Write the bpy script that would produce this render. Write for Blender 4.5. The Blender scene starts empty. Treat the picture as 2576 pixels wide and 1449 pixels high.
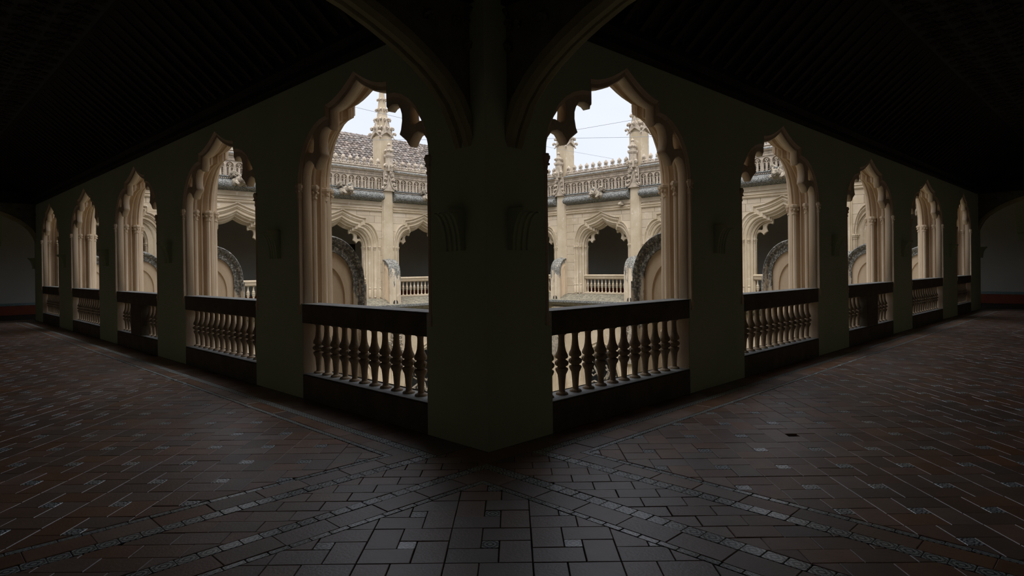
import bpy, math, random
from mathutils import Vector, Matrix, Quaternion
random.seed(7)
R = math.radians
S = bpy.context.scene
COL = S.collection

# ------------------------------------------------------------------ camera
cam_d = bpy.data.cameras.new('camera')
cam = bpy.data.objects.new('camera', cam_d)
COL.objects.link(cam)
YAW, PIT, ROL = R(45.0897), R(-0.2648), R(-0.6807)
fw = Vector((math.cos(YAW)*math.cos(PIT), math.sin(YAW)*math.cos(PIT), math.sin(PIT)))
rt = Vector((math.sin(YAW), -math.cos(YAW), 0)); up = rt.cross(fw)
rt2 = rt*math.cos(ROL) + up*math.sin(ROL); up2 = -rt*math.sin(ROL) + up*math.cos(ROL)
cam.matrix_world = Matrix(((rt2.x, up2.x, -fw.x, -3.4801), (rt2.y, up2.y, -fw.y, -3.7859),
                           (rt2.z, up2.z, -fw.z, 1.5), (0, 0, 0, 1)))
cam_d.sensor_fit = 'HORIZONTAL'; cam_d.sensor_width = 36.0
cam_d.lens = 36.0*1589.67/2576
cam_d.shift_y = -43.34/2576
cam_d.clip_start = 0.05; cam_d.clip_end = 400
S.camera = cam

# ------------------------------------------------------------------ sky
SKY_STRENGTH = 0.98
world = bpy.data.worlds.new('overcast_sky'); S.world = world
world.use_nodes = True
wn = world.node_tree.nodes; wl = world.node_tree.links
bg = wn['Background']
wtc = wn.new('ShaderNodeTexCoord')
wno = wn.new('ShaderNodeTexNoise'); wno.inputs['Scale'].default_value = 2.2; wno.inputs['Detail'].default_value = 3
wmap_ = wn.new('ShaderNodeMapping'); wmap_.inputs['Scale'].default_value = (1, 1, 3)
wra = wn.new('ShaderNodeValToRGB')
wra.color_ramp.elements[0].position = .35; wra.color_ramp.elements[0].color = (.76, .81, .93, 1)
wra.color_ramp.elements[1].position = .68; wra.color_ramp.elements[1].color = (.85, .88, .96, 1)
wl.new(wtc.outputs['Generated'], wmap_.inputs['Vector']); wl.new(wmap_.outputs[0], wno.inputs['Vector'])
wl.new(wno.outputs['Fac'], wra.inputs['Fac']); wl.new(wra.outputs['Color'], bg.inputs['Color'])
bg.inputs['Strength'].default_value = SKY_STRENGTH
S.view_settings.view_transform = 'Standard'; S.view_settings.look = 'None'
S.view_settings.gamma = 1.0; S.view_settings.use_curve_mapping = False
S.view_settings.exposure = 0.2
# sun fully veiled by thin cloud: a very wide soft source
sun_d = bpy.data.lights.new('veiled_sun', 'SUN'); sun_d.energy = 4.3; sun_d.angle = R(75); sun_d.color = (1.0, .97, .93)
sun = bpy.data.objects.new('veiled_sun', sun_d); COL.objects.link(sun); sun.rotation_euler = (R(20), 0, R(-45))
S.cycles.diffuse_bounces = 6

# ------------------------------------------------------------------ materials
def mat(name, c1, c2=None, rough=.85, scale=4.0, bump=.15, bscale=None, spec=.3, c3=None, thr=.62,
        island=False, brick=False, detail=6, stretch=None, coord='Object', soft=.12):
    m = bpy.data.materials.new(name); m.use_nodes = True
    n = m.node_tree.nodes; l = m.node_tree.links; b = n['Principled BSDF']
    b.inputs['Roughness'].default_value = rough
    b.inputs['Specular IOR Level'].default_value = spec
    geo = n.new('ShaderNodeNewGeometry')
    if coord == 'World': vec = geo.outputs['Position']
    else:
        tc = n.new('ShaderNodeTexCoord'); vec = tc.outputs[coord]
    if stretch:
        mp = n.new('ShaderNodeMapping'); mp.inputs['Scale'].default_value = stretch
        l.new(vec, mp.inputs['Vector']); vec = mp.outputs[0]
    no = n.new('ShaderNodeTexNoise'); no.inputs['Scale'].default_value = scale
    no.inputs['Detail'].default_value = detail; no.inputs['Roughness'].default_value = .6
    l.new(vec, no.inputs['Vector'])
    ra = n.new('ShaderNodeValToRGB')
    ra.color_ramp.elements[0].position = .32; ra.color_ramp.elements[0].color = (*c1, 1)
    ra.color_ramp.elements[1].position = .68; ra.color_ramp.elements[1].color = (*(c2 or c1), 1)
    l.new(no.outputs['Fac'], ra.inputs['Fac']); out = ra.outputs['Color']
    if c3:
        n3 = n.new('ShaderNodeTexNoise'); n3.inputs['Scale'].default_value = scale*2.7
        n3.inputs['Detail'].default_value = 8; n3.inputs['Roughness'].default_value = .7
        l.new(vec, n3.inputs['Vector'])
        mr = n.new('ShaderNodeMapRange'); mr.inputs['From Min'].default_value = thr-soft/2
        mr.inputs['From Max'].default_value = thr+soft/2
        l.new(n3.outputs['Fac'], mr.inputs['Value'])
        mx = n.new('ShaderNodeMix'); mx.data_type = 'RGBA'
        l.new(mr.outputs[0], mx.inputs[0]); l.new(out, mx.inputs[6]); mx.inputs[7].default_value = (*c3, 1)
        out = mx.outputs[2]
    if island:
        oi = n.new('ShaderNodeObjectInfo')
        ad = n.new('ShaderNodeMath'); ad.operation = 'ADD'
        l.new(oi.outputs['Random'], ad.inputs[0]); l.new(geo.outputs['Random Per Island'], ad.inputs[1])
        fr = n.new('ShaderNodeMath'); fr.operation = 'FRACT'; l.new(ad.outputs[0], fr.inputs[0])
        mr = n.new('ShaderNodeMapRange'); mr.inputs['To Min'].default_value = 1-island; mr.inputs['To Max'].default_value = 1+island
        l.new(fr.outputs[0], mr.inputs['Value'])
        hs = n.new('ShaderNodeHueSaturation'); l.new(out, hs.inputs['Color']); l.new(mr.outputs[0], hs.inputs['Value'])
        f2 = n.new('ShaderNodeMath'); f2.operation = 'MULTIPLY'; f2.inputs[1].default_value = 7.31
        l.new(fr.outputs[0], f2.inputs[0])
        f3 = n.new('ShaderNodeMath'); f3.operation = 'FRACT'; l.new(f2.outputs[0], f3.inputs[0])
        ms = n.new('ShaderNodeMapRange'); ms.inputs['To Min'].default_value = 1-island*1.2; ms.inputs['To Max'].default_value = 1+island*.5
        l.new(f3.outputs[0], ms.inputs['Value']); l.new(ms.outputs[0], hs.inputs['Saturation'])
        out = hs.outputs['Color']
    l.new(out, b.inputs['Base Color'])
    if bump:
        nb = n.new('ShaderNodeTexNoise'); nb.inputs['Scale'].default_value = bscale or scale*6
        nb.inputs['Detail'].default_value = 4
        l.new(vec, nb.inputs['Vector'])
        bp = n.new('ShaderNodeBump'); bp.inputs['Strength'].default_value = bump; bp.inputs['Distance'].default_value = .02
        l.new(nb.outputs['Fac'], bp.inputs['Height']); l.new(bp.outputs[0], b.inputs['Normal'])
    return m

def patterned(name, dark, light, fx, fy, rough=.32):
    """glazed tile with a painted figure, drawn in the tile's own UV square"""
    m = bpy.data.materials.new(name); m.use_nodes = True
    n = m.node_tree.nodes; l = m.node_tree.links; b = n['Principled BSDF']
    b.inputs['Roughness'].default_value = rough; b.inputs['Specular IOR Level'].default_value = .9; b.inputs['IOR'].default_value = 1.7
    tc = n.new('ShaderNodeUVMap'); sp = n.new('ShaderNodeSeparateXYZ'); l.new(tc.outputs[0], sp.inputs[0])
    def mth(op, a, c=None):
        k = n.new('ShaderNodeMath'); k.operation = op
        for i, v in enumerate((a, c)):
            if v is None: continue
            if isinstance(v, (int, float)): k.inputs[i].default_value = v
            else: l.new(v, k.inputs[i])
        return k.outputs[0]
    u = mth('ABSOLUTE', mth('SUBTRACT', mth('FRACT', mth('MULTIPLY', sp.outputs[0], fx)), .5))
    v = mth('ABSOLUTE', mth('SUBTRACT', mth('FRACT', mth('MULTIPLY', sp.outputs[1], fy)), .5))
    r = mth('SQRT', mth('ADD', mth('MULTIPLY', u, u), mth('MULTIPLY', v, v)))
    a = mth('SINE', mth('MULTIPLY', r, 26))
    c = mth('SINE', mth('MULTIPLY', mth('ABSOLUTE', mth('SUBTRACT', u, v)), 30))
    d = mth('SINE', mth('MULTIPLY', mth('ADD', u, v), 17))
    s = mth('ADD', mth('ADD', a, c), d)
    no = n.new('ShaderNodeTexNoise'); no.inputs['Scale'].default_value = 60; l.new(tc.outputs[0], no.inputs['Vector'])
    s = mth('ADD', s, mth('MULTIPLY', mth('SUBTRACT', no.outputs['Fac'], .5), 1.6))
    mr = n.new('ShaderNodeMapRange'); mr.inputs['From Min'].default_value = -.15; mr.inputs['From Max'].default_value = .25
    l.new(s, mr.inputs['Value'])
    mx = n.new('ShaderNodeMix'); mx.data_type = 'RGBA'; l.new(mr.outputs[0], mx.inputs[0])
    mx.inputs[6].default_value = (*dark, 1); mx.inputs[7].default_value = (*light, 1)
    l.new(mx.outputs[2], b.inputs['Base Color'])
    bp = n.new('ShaderNodeBump'); bp.inputs['Strength'].default_value = .35; bp.inputs['Distance'].default_value = .002
    l.new(mr.outputs[0], bp.inputs['Height']); l.new(bp.outputs[0], b.inputs['Normal'])
    return m

M = {}
M['stone'] = mat('warm_limestone', (.45, .365, .25), (.59, .50, .375), .9, 1.3, .25, 30, c3=(.68, .60, .50), thr=.63, coord='World')
M['ashlar'] = mat('ashlar_limestone', (.46, .37, .26), (.58, .49, .37), .9, 1.1, .2, 25, c3=(.66, .59, .50), thr=.64, island=.07, coord='World')
M['stone_grey'] = mat('weathered_carved_stone', (.36, .30, .24), (.60, .52, .42), .95, 6, .5, 40, c3=(.16, .15, .13), thr=.64, coord='World')
M['lichen'] = mat('black_lichen_stone', (.045, .045, .042), (.15, .15, .14), .95, 13, .8, 45, c3=(.40, .41, .40), thr=.54, coord='World', soft=.08)
M['streak'] = mat('streaked_limestone', (.10, .10, .09), (.62, .50, .36), .95, 1.6, .3, 30, c3=(.72, .62, .50), thr=.60, coord='World', stretch=(3, 3, .8), soft=.05)
M['jamb'] = mat('jamb_limestone', (.62, .48, .33), (.74, .60, .44), .85, 2.2, .2, 30, c3=(.70, .58, .44), thr=.66, coord='World', stretch=(2, 2, .6))
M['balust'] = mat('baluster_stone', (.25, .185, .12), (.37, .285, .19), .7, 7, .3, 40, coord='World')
M['dark_stone'] = mat('dark_brown_stone', (.10, .08, .05), (.16, .125, .08), .75, 4, .2, 40, coord='World')  # darker brown stone for the near balustrades only
M['sill'] = mat('lit_grey_top_stone', (.22, .22, .21), (.32, .32, .31), .7, 6, .3, 40, coord='World')  # light falling on near rail tops and sills, put into this grey
M['back_plaster'] = mat('whitewashed_back_wall', (.70, .69, .62), (.76, .75, .68), .95, .9, .1, 50, coord='World')
M['plaster'] = mat('old_plaster', (.46, .52, .33), (.51, .56, .37), .95, .9, .12, 60, coord='World')
M['end_plaster'] = mat('end_wall_plaster', (.52, .52, .46), (.58, .57, .51), .95, .8, .1, 50, coord='World')
M['beast'] = mat('weathered_shaded_carving', (.20, .17, .135), (.42, .36, .28), .95, 9, .5, 40, c3=(.09, .09, .08), thr=.58, coord='World')
M['relief'] = mat('carved_spandrel_stone', (.12, .12, .08), (.20, .19, .13), .95, 5, .4, 30, coord='World')
M['archstone'] = mat('arch_rib_stone', (.32, .29, .16), (.40, .36, .21), .9, 3, .2, 30, coord='World')
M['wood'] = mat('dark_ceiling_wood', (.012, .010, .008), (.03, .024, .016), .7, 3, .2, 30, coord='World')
M['wood_lit'] = mat('lit_strip_wood', (.022, .014, .008), (.035, .024, .013), .6, 3, .2, 30, coord='World')  # paler copy of the ceiling wood; light on the strips is in its colour
M['mortar'] = mat('floor_mortar', (.045, .035, .030), (.075, .06, .05), .95, 10, .2, coord='World')
M['terra'] = mat('worn_terracotta', (.19, .082, .036), (.26, .125, .062), .50, 5, .12, 60, spec=1.0, island=.33, coord='World')
M['terra'].node_tree.nodes['Principled BSDF'].inputs['IOR'].default_value = 1.85
M['inset'] = patterned('painted_inset_tile', (.05, .08, .11), (.72, .78, .80), 1, 1)
M['border'] = patterned('painted_border_tile', (.05, .08, .09), (.66, .72, .72), 1, 1)
M['dado_t'] = patterned('painted_dado_tile', (.03, .10, .11), (.20, .32, .33), 1, 1)
M['dado'] = mat('red_dado', (.20, .045, .02), (.28, .07, .03), .6, 3, .1, coord='World')
M['rooft'] = mat('weathered_roof_tile', (.14, .122, .11), (.24, .195, .17), .95, 5, .3, c3=(.13, .13, .12), thr=.6, island=.38, coord='World')
M['roofb'] = mat('roof_bed', (.10, .09, .08), None, .95, 5, 0)
def stained(name):
    """limestone whose weather side is blackened from the top, running down in streaks"""
    m = mat(name, (.50, .41, .30), (.62, .53, .41), .95, 1.6, .4, 35, c3=(.70, .62, .50), thr=.62, coord='World')
    n = m.node_tree.nodes; l = m.node_tree.links; b = n['Principled BSDF']
    base = b.inputs['Base Color'].links[0].from_socket
    geo = n.new('ShaderNodeNewGeometry'); sp = n.new('ShaderNodeSeparateXYZ'); l.new(geo.outputs['Position'], sp.inputs[0])
    mp = n.new('ShaderNodeMapping'); mp.inputs['Scale'].default_value = (5, 5, 1.1); l.new(geo.outputs['Position'], mp.inputs['Vector'])
    no = n.new('ShaderNodeTexNoise'); no.inputs['Scale'].default_value = 1.6; no.inputs['Detail'].default_value = 8; no.inputs['Roughness'].default_value = .65
    l.new(mp.outputs[0], no.inputs['Vector'])
    ma = n.new('ShaderNodeMath'); ma.operation = 'MULTIPLY_ADD'; ma.inputs[1].default_value = 3.4; l.new(no.outputs['Fac'], ma.inputs[0]); l.new(sp.outputs['Z'], ma.inputs[2])
    mr = n.new('ShaderNodeMapRange'); mr.inputs['From Min'].default_value = 2.80; mr.inputs['From Max'].default_value = 2.98; l.new(ma.outputs[0], mr.inputs['Value'])
    n2 = n.new('ShaderNodeTexNoise'); n2.inputs['Scale'].default_value = 26; n2.inputs['Detail'].default_value = 8; n2.inputs['Roughness'].default_value = .75
    l.new(geo.outputs['Position'], n2.inputs['Vector'])
    ra = n.new('ShaderNodeValToRGB'); e = ra.color_ramp.elements
    e[0].position = .40; e[0].color = (.08, .078, .07, 1); e[1].position = .62; e[1].color = (.60, .60, .56, 1)
    e2_ = ra.color_ramp.elements.new(.53); e2_.color = (.20, .195, .175, 1)
    l.new(n2.outputs['Fac'], ra.inputs['Fac'])
    mx = n.new('ShaderNodeMix'); mx.data_type = 'RGBA'; l.new(mr.outputs[0], mx.inputs[0]); l.new(base, mx.inputs[6]); l.new(ra.outputs['Color'], mx.inputs[7])
    l.new(mx.outputs[2], b.inputs['Base Color'])
    return m
M['stain'] = stained('blackened_limestone')
M['ledge'] = mat('lichened_ledge_stone', (.15, .135, .10), (.30, .27, .20), .95, 6, .5, 35, c3=(.07, .07, .065), thr=.57, coord='World')
M['iron'] = mat('wire_metal', (.25, .27, .28), None, .6, 5, 0)
M['yard'] = mat('courtyard_planting', (.10, .12, .06), (.30, .26, .20), .95, 1.2, .2, coord='World')
M['niche'] = mat('recess_shade', (.03, .03, .028), (.07, .07, .065), .95, 9, .4, coord='World')  # shade inside drain niches and the lower walk, put into a dark colour

# ------------------------------------------------------------------ mesh helpers
class G:
    def __init__(s): s.v = []; s.f = []; s.uv = None
    def add(s, vs, fs):
        o = len(s.v); s.v += [tuple(p) for p in vs]; s.f += [tuple(i+o for i in f) for f in fs]
    def box(s, x0, x1, y0, y1, z0, z1):
        s.add([(x0,y0,z0),(x1,y0,z0),(x1,y1,z0),(x0,y1,z0),(x0,y0,z1),(x1,y0,z1),(x1,y1,z1),(x0,y1,z1)],
              [(3,2,1,0),(4,5,6,7),(0,1,5,4),(1,2,6,5),(2,3,7,6),(3,0,4,7)])
    def bbox(s, x0, x1, y0, y1, z0, z1, b=.01):
        """box with chamfered edges"""
        vs = []; X = (x0, x1); Y = (y0, y1); Z = (z0, z1)
        idx = {}
        for i in (0,1):
            for j in (0,1):
                for k in (0,1):
                    sx, sy, sz = (1,-1)[i], (1,-1)[j], (1,-1)[k]
                    for a in range(3):
                        p = [X[i]+sx*b, Y[j]+sy*b, Z[k]+sz*b]; p[a] = (X[i], Y[j], Z[k])[a]
                        idx[(i,j,k,a)] = len(vs); vs.append(p)
        fs = []
        for a in range(3):
            o = [q for q in range(3) if q != a]
            for e in (0,1):
                q = []
                for (m, n_) in ((0,0),(1,0),(1,1),(0,1)):
                    t = [0,0,0]; t[a] = e; t[o[0]] = m; t[o[1]] = n_; q.append(idx[(*t, a)])
                fs.append(q if (e == 1) ^ (a == 1) else q[::-1])
                # edge chamfers are shared: add once
        for a in range(3):
            o = [q for q in range(3) if q != a]
            for m in (0,1):
                for n_ in (0,1):
                    t0 = [0,0,0]; t0[o[0]] = m; t0[o[1]] = n_; t1 = list(t0); t1[a] = 1
                    fs.append([idx[(*t0,o[0])], idx[(*t1,o[0])], idx[(*t1,o[1])], idx[(*t0,o[1])]])
        for i in (0,1):
            for j in (0,1):
                for k in (0,1): fs.append([idx[(i,j,k,0)], idx[(i,j,k,1)], idx[(i,j,k,2)]])
        s.add(vs, fs)
    def rings(s, rings, closed=False, caps=False):
        n = len(rings[0]); vs = [p for r in rings for p in r]; fs = []
        for i in range(len(rings)-1):
            for j in range(n if closed else n-1):
                k = (j+1) % n
                fs.append((i*n+j, i*n+k, (i+1)*n+k, (i+1)*n+j))
        if caps:
            fs.append(tuple(range(n))[::-1]); fs.append(tuple((len(rings)-1)*n+j for j in range(n)))
        s.add(vs, fs)
    def lathe(s, prof, cx=0, cy=0, n=10, a0=0):
        s.rings([[(cx+r*math.cos(a0+2*math.pi*j/n), cy+r*math.sin(a0+2*math.pi*j/n), z) for j in range(n)] for z, r in prof], True, True)
    def tube(s, pts, rad, n=6):
        pts = [Vector(p) for p in pts]; rg = []
        for i, p in enumerate(pts):
            t = (pts[min(i+1, len(pts)-1)]-pts[max(i-1, 0)])
            if t.length < 1e-7: t = Vector((0,0,1))
            t.normalize()
            a = t.cross(Vector((0,0,1)));
            if a.length < .15: a = t.cross(Vector((1,0,0)))
            a.normalize(); b = t.cross(a); r = rad[i] if isinstance(rad, (list, tuple)) else rad
            rg.append([tuple(p+(a*math.cos(2*math.pi*j/n)+b*math.sin(2*math.pi*j/n))*r) for j in range(n)])
        s.rings(rg, True, True)
    def ball(s, c, r, n=8, m=5):
        if not isinstance(r, (list, tuple)): r = (r, r, r)
        s.rings([[(c[0]+r[0]*math.sin(math.pi*(i/m*.98+.01))*math.cos(2*math.pi*j/n),
                   c[1]+r[1]*math.sin(math.pi*(i/m*.98+.01))*math.sin(2*math.pi*j/n),
                   c[2]-r[2]*math.cos(math.pi*(i/m*.98+.01))) for j in range(n)] for i in range(m+1)], True, True)
    def prism(s, poly, f0, f1):
        """poly of 2D points; f0/f1 map (a,b) to the two end faces"""
        n = len(poly)
        s.add([f0(*p) for p in poly]+[f1(*p) for p in poly],
              [tuple(range(n))[::-1], tuple(range(n, 2*n))]+[(i, (i+1) % n, n+(i+1) % n, n+i) for i in range(n)])
    def curl(s, base, out, upv, size, n=5):
        """a curled leaf (crocket): stalk bending outward and rolling in, with a bulb"""
        b = Vector(base); o = Vector(out).normalized(); u = Vector(upv).normalized()
        pts = []; rad = []
        for i in range(8):
            t = i/7
            a = -0.4+t*4.6; rr = size*(.62-.36*t)
            pts.append(b+o*(size*.55+rr*math.cos(a+math.pi)) + u*(size*.35 - rr*math.sin(a+math.pi)*.9))
            rad.append(size*(.20+.10*math.sin(t*3.1)))
        s.tube(pts, rad, n)
        s.ball(tuple(b+o*size*.55+u*size*.38), size*.30, 6, 4)

def new_mesh(name, g, m, uv=None, smooth=False):
    me = bpy.data.meshes.new(name); me.from_pydata(g.v, [], g.f); me.materials.append(m)
    if uv:
        ul = me.uv_layers.new(name='UVMap')
        for i, c in enumerate(uv): ul.data[i].uv = c
    if smooth:
        for p in me.polygons: p.use_smooth = True
        try: me.set_sharp_from_angle(angle=R(42))
        except Exception: pass
    me.update(); return me
def link(name, me, parent=None, loc=(0,0,0), rz=0):
    o = bpy.data.objects.new(name, me); COL.objects.link(o)
    o.location = loc; o.rotation_euler = (0, 0, rz)
    if parent: o.parent = parent
    return o
def part(name, g, m, parent=None, smooth=False, label=None):
    o = link(name, new_mesh(name, g, m, smooth=smooth), parent)
    if label: o['label'] = label
    return o
def tag(o, label=None, cat=None, group=None, kind=None):
    if label: o['label'] = label
    if cat: o['category'] = cat
    if group: o['group'] = group
    if kind: o['kind'] = kind
    return o
def root(name, label, cat, loc=(0,0,0), rz=0, group=None, kind=None):
    return tag(link(name, None, None, loc, rz), label, cat, group, kind)
def copy_tree(o, parent=None):
    c = o.copy(); COL.objects.link(c)
    if parent: c.parent = parent
    for ch in [q for q in bpy.data.objects if q.parent == o and q != c]: copy_tree(ch, c)
    return c
def copy_kids(src, dst):
    for ch in list(src.children):
        c = ch.copy(); COL.objects.link(c); c.parent = dst
        for g_ in list(ch.children):
            d = g_.copy(); COL.objects.link(d); d.parent = c

# ------------------------------------------------------------------ layout
T = .55            # arcade wall thickness
FAR = 20.75        # gallery face of the far arcades; their courtyard face is at 20.2
GW = 4.55          # gallery width
ZT = 3.676         # wall top inside
END = 25.25
def wmap(w):
    return {'NL': lambda u, d, z: (d, u, z), 'NR': lambda u, d, z: (u, d, z),
            'FY': lambda u, d, z: (u, FAR-d, z), 'FX': lambda u, d, z: (FAR-d, u, z)}[w]
ROT = {'NL': -math.pi/2, 'NR': 0, 'FY': math.pi, 'FX': math.pi/2}
def at(w, u, d=0, z=0): return wmap(w)(u, d, z)

WIN = {'NL': [(2.0, 1.259), (5.863, 1.433), (10.079, 1.434), (14.385, 1.504), (18.82, 1.335)],
       'NR': [(2.011, 1.284), (6.012, 1.423), (10.28, 1.487), (14.795, 1.614), (19.15, 1.05)],
       'FY': [(2.03, .98), (5.95, 1.27), (10.33, 1.27), (14.62, 1.27), (18.6, 1.12)],
       'FX': [(1.96, .92), (5.7, 1.27), (9.95, 1.27), (14.03, 1.27), (18.42, 1.22)]}
PIL = {'NL': [3.93, 7.97, 12.23, 16.7], 'NR': [4.0, 8.12, 12.5, 17.15],
       'FY': [3.82, 8.2, 12.56, 16.78], 'FX': [3.62, 7.8, 12.13, 16.43]}
WEND = {'NL': 21.43, 'NR': 21.76, 'FY': 20.75, 'FX': 20.75}

def outline(az, su, sz, stz, bu, spz, zb):
    """right half of an ogee-topped window outline, from the foot up to the apex"""
    p = [(bu, zb), (bu, spz)]
    for i in range(1, 9):
        a = math.pi/2*i/8
        p.append((su+(bu-su)*math.cos(a), spz+(stz-spz)*math.sin(a)))
    p.append((su, sz))
    for i in range(1, 8):
        u = su*(1-i/7); p.append((u, sz+(az-sz)*(1-u/su)**1.65))
    return p
def full(h): return [(-u, z) for u, z in h]+[(u, z) for u, z in h[::-1][1:]]
def ext_fit(w, k):
    """centre and half-width of the hood on the courtyard face, kept between its two pilasters"""
    a = PIL[w][k-1]+.295 if k else T+.09
    b = PIL[w][k]-.295 if k < 4 else 20.11
    c, h = WIN[w][k]
    if w in ('NL', 'NR') and k in (0, 4): c = (a+b)/2
    return c, max(min(1.80, c-a, b-c), 1.0)
INN = (3.557, .605, 3.32, 3.20, 1.27, 2.5)
LC = (3.67, .73, 3.40, 3.274, 1.38, 2.5)
HOOD = (4.09, 1.17, 3.77, 3.56, 1.80, 2.52)
def lerp(a, b, t): return tuple(x+(y-x)*t for x, y in zip(a, b))
def inset(a, e): return (a[0]-e*.95, a[1]-e, a[2]-e*.9, a[3]-e*.9, a[4]-e, a[5])
def hs(a, s): return (a[0], a[1]*s, a[2], a[3], a[4]*s, a[5])
ZR = 1.104   # top of the handrail

def wall_face(g, w, d, wins, par, u0, u1, z0, z1):
    f = wmap(w); cur = u0
    for i, (c, h) in enumerate(wins):
        P_ = par(i); hw = P_[4]
        g.add([f(cur, d, z0), f(c-hw, d, z0), f(c-hw, d, z1), f(cur, d, z1)], [(0,1,2,3)])
        pts = full(outline(*P_, z0))
        for (a, b), (c2, d2) in zip(pts[:-1], pts[1:]):
            if abs(c2-a) < 1e-6: continue
            g.add([f(c+a, d, b), f(c+c2, d, d2), f(c+c2, d, z1), f(c+a, d, z1)], [(0,1,2,3)])
        cur = c+hw
    g.add([f(cur, d, z0), f(u1, d, z0), f(u1, d, z1), f(cur, d, z1)], [(0,1,2,3)])

# ------------------------------------------------------------------ arcade walls (structure)
SIDE = {'NL': 'left', 'NR': 'right', 'FY': 'far_left', 'FX': 'far_right'}
ZE = 4.95
def arcade_wall(w):
    near = w in ('NL', 'NR'); wins = WIN[w]
    sc = [h/1.27 for c, h in wins]
    g = G(); u0 = 0 if near else T
    wall_face(g, w, 0, wins, lambda i: hs(INN, sc[i]), u0, WEND[w] if near else 20.75, 0, ZT+.9)
    f = wmap(w)
    for i, (c, h) in enumerate(wins if near else []):     # the opening is a little narrower below the handrail
        for sg in (-1, 1):
            a, b = sorted((c+sg*(h-.065), c+sg*h))
            v = [f(a,0,0), f(b,0,0), f(b,.33,0), f(a,.33,0), f(a,0,ZR-.004), f(b,0,ZR-.004), f(b,.33,ZR-.004), f(a,.33,ZR-.004)]
            g.add(v, [(3,2,1,0),(4,5,6,7),(0,1,5,4),(1,2,6,5),(2,3,7,6),(3,0,4,7)])
    o = part('wall_'+SIDE[w], g, M['plaster'])
    tag(o, {'NL': 'plastered arcade wall running left from the corner pier', 'NR': 'plastered arcade wall running right from the corner pier',
            'FY': 'sunless limestone arcade wall across the courtyard, seen through the left windows',
            'FX': 'sunless limestone arcade wall across the courtyard, seen through the right windows'}[w], 'wall', kind='structure')
    # courtyard face
    g = G()
    lo = T if near else 0
    ef = [ext_fit(w, i) for i in range(5)]
    wall_face(g, w, T-.012 if not near else T, ef, lambda i: hs(HOOD, ef[i][1]/1.8), T, 20.2, .2, ZE)
    part('outer_face', g, M['stone'], o)
    return o
walls = {w: arcade_wall(w) for w in ('NL', 'NR', 'FY', 'FX')}

# ashlar blocks on the far courtyard faces: every block its own piece, laid in courses round the hoods
def ashlar(w):
    f = wmap(w); rnd = random.Random(11 if w == 'FY' else 12)
    zs = [.22, .60, .97, 1.35, 1.74, 2.12, 2.52, 2.86, 3.2, 3.56, 3.86, 4.12]
    def half(z, hd):   # hood half-width at height z
        best = 0
        for (a, b), (c, d) in zip(hd[:-1], hd[1:]):
            if min(b, d)-1e-6 <= z <= max(b, d)+1e-6:
                best = max(best, a if abs(d-b) < 1e-6 else a+(c-a)*(z-b)/(d-b))
        return best
    for pi in range(5):
        c, eh = ext_fit(w, pi); hd = outline(*hs(HOOD, eh/1.8), .2)
        lim = [(PIL[w][pi-1]+.28) if pi else .6, (PIL[w][pi]-.28) if pi < 4 else 20.15]
        for k in range(len(zs)-1):
            z0, z1 = zs[k]+.002, zs[k+1]-.002
            for sg in (-1, 1):
                ue = (c-lim[0]) if sg < 0 else (lim[1]-c)
                zz = [z0+(z1-z0)*j/4 for j in range(5)]
                inn = [max(half(z, hd)-.06, 0) for z in zz]
                lo = max(min(inn), 0); 
                if ue-lo < .08: continue
                cuts = []; x = ue-rnd.uniform(.3, .75)
                while x > max(inn)+.12: cuts.append(x); x -= rnd.uniform(.45, .8)
                edges = [ue]+cuts
                for j in range(len(edges)):
                    hi = edges[j]-.004
                    if j+1 < len(edges): poly = [(edges[j+1]+.004, z0), (hi, z0), (hi, z1), (edges[j+1]+.004, z1)]
                    else:
                        poly = [(hi, z0), (hi, z1)]+[(min(a, hi-.01), z) for a, z in zip(inn[::-1], zz[::-1])]
                        if hi-max(inn) < .02 and hi-min(inn) < .05: continue
                    g = G(); b = .003; dz = rnd.uniform(0, .004)
                    cx = sum(p[0] for p in poly)/len(poly); cz = sum(p[1] for p in poly)/len(poly)
                    sh = lambda p: (p[0]+(cx-p[0])*min(1, b/.2), p[1]+(cz-p[1])*min(1, b/.2))
                    g.prism(poly, lambda a, z: f(c+sg*a, T-.02, z), lambda a, z: f(c+sg*sh((a, z))[0], T+.012+dz, sh((a, z))[1]))
                    part('stone', g, M['ashlar'], walls[w])
for w in ('FY', 'FX'): ashlar(w)

# ------------------------------------------------------------------ windows: moulded reveal, cusped tracery, colonnettes
def filled(name, splines, y0, y1, bev, m, parent=None):
    """flat outline with holes, given real thickness and chamfered edges (curve turned to mesh)"""
    cu = bpy.data.curves.new(name, 'CURVE'); cu.dimensions = '2D'; cu.fill_mode = 'BOTH'
    cu.extrude = max((y1-y0)/2-bev, .001); cu.bevel_depth = bev; cu.bevel_resolution = 0; cu.offset = -bev
    for sp in splines:
        s_ = cu.splines.new('POLY'); s_.points.add(len(sp)-1); s_.use_cyclic_u = True
        for i, (a, b) in enumerate(sp): s_.points[i].co = (a, b, 0, 1)
    tmp = bpy.data.objects.new('tmp', cu); COL.objects.link(tmp)
    bpy.context.view_layer.update()
    me = bpy.data.meshes.new_from_object(tmp.evaluated_get(bpy.context.evaluated_depsgraph_get()))
    bpy.data.objects.remove(tmp); bpy.data.curves.remove(cu)
    ym = (y0+y1)/2
    for v in me.vertices: v.co = (v.co.x, ym-v.co.z, v.co.y)
    me.materials.clear(); me.materials.append(m); me.name = name
    for p in me.polygons: p.material_index = 0
    return me
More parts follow.
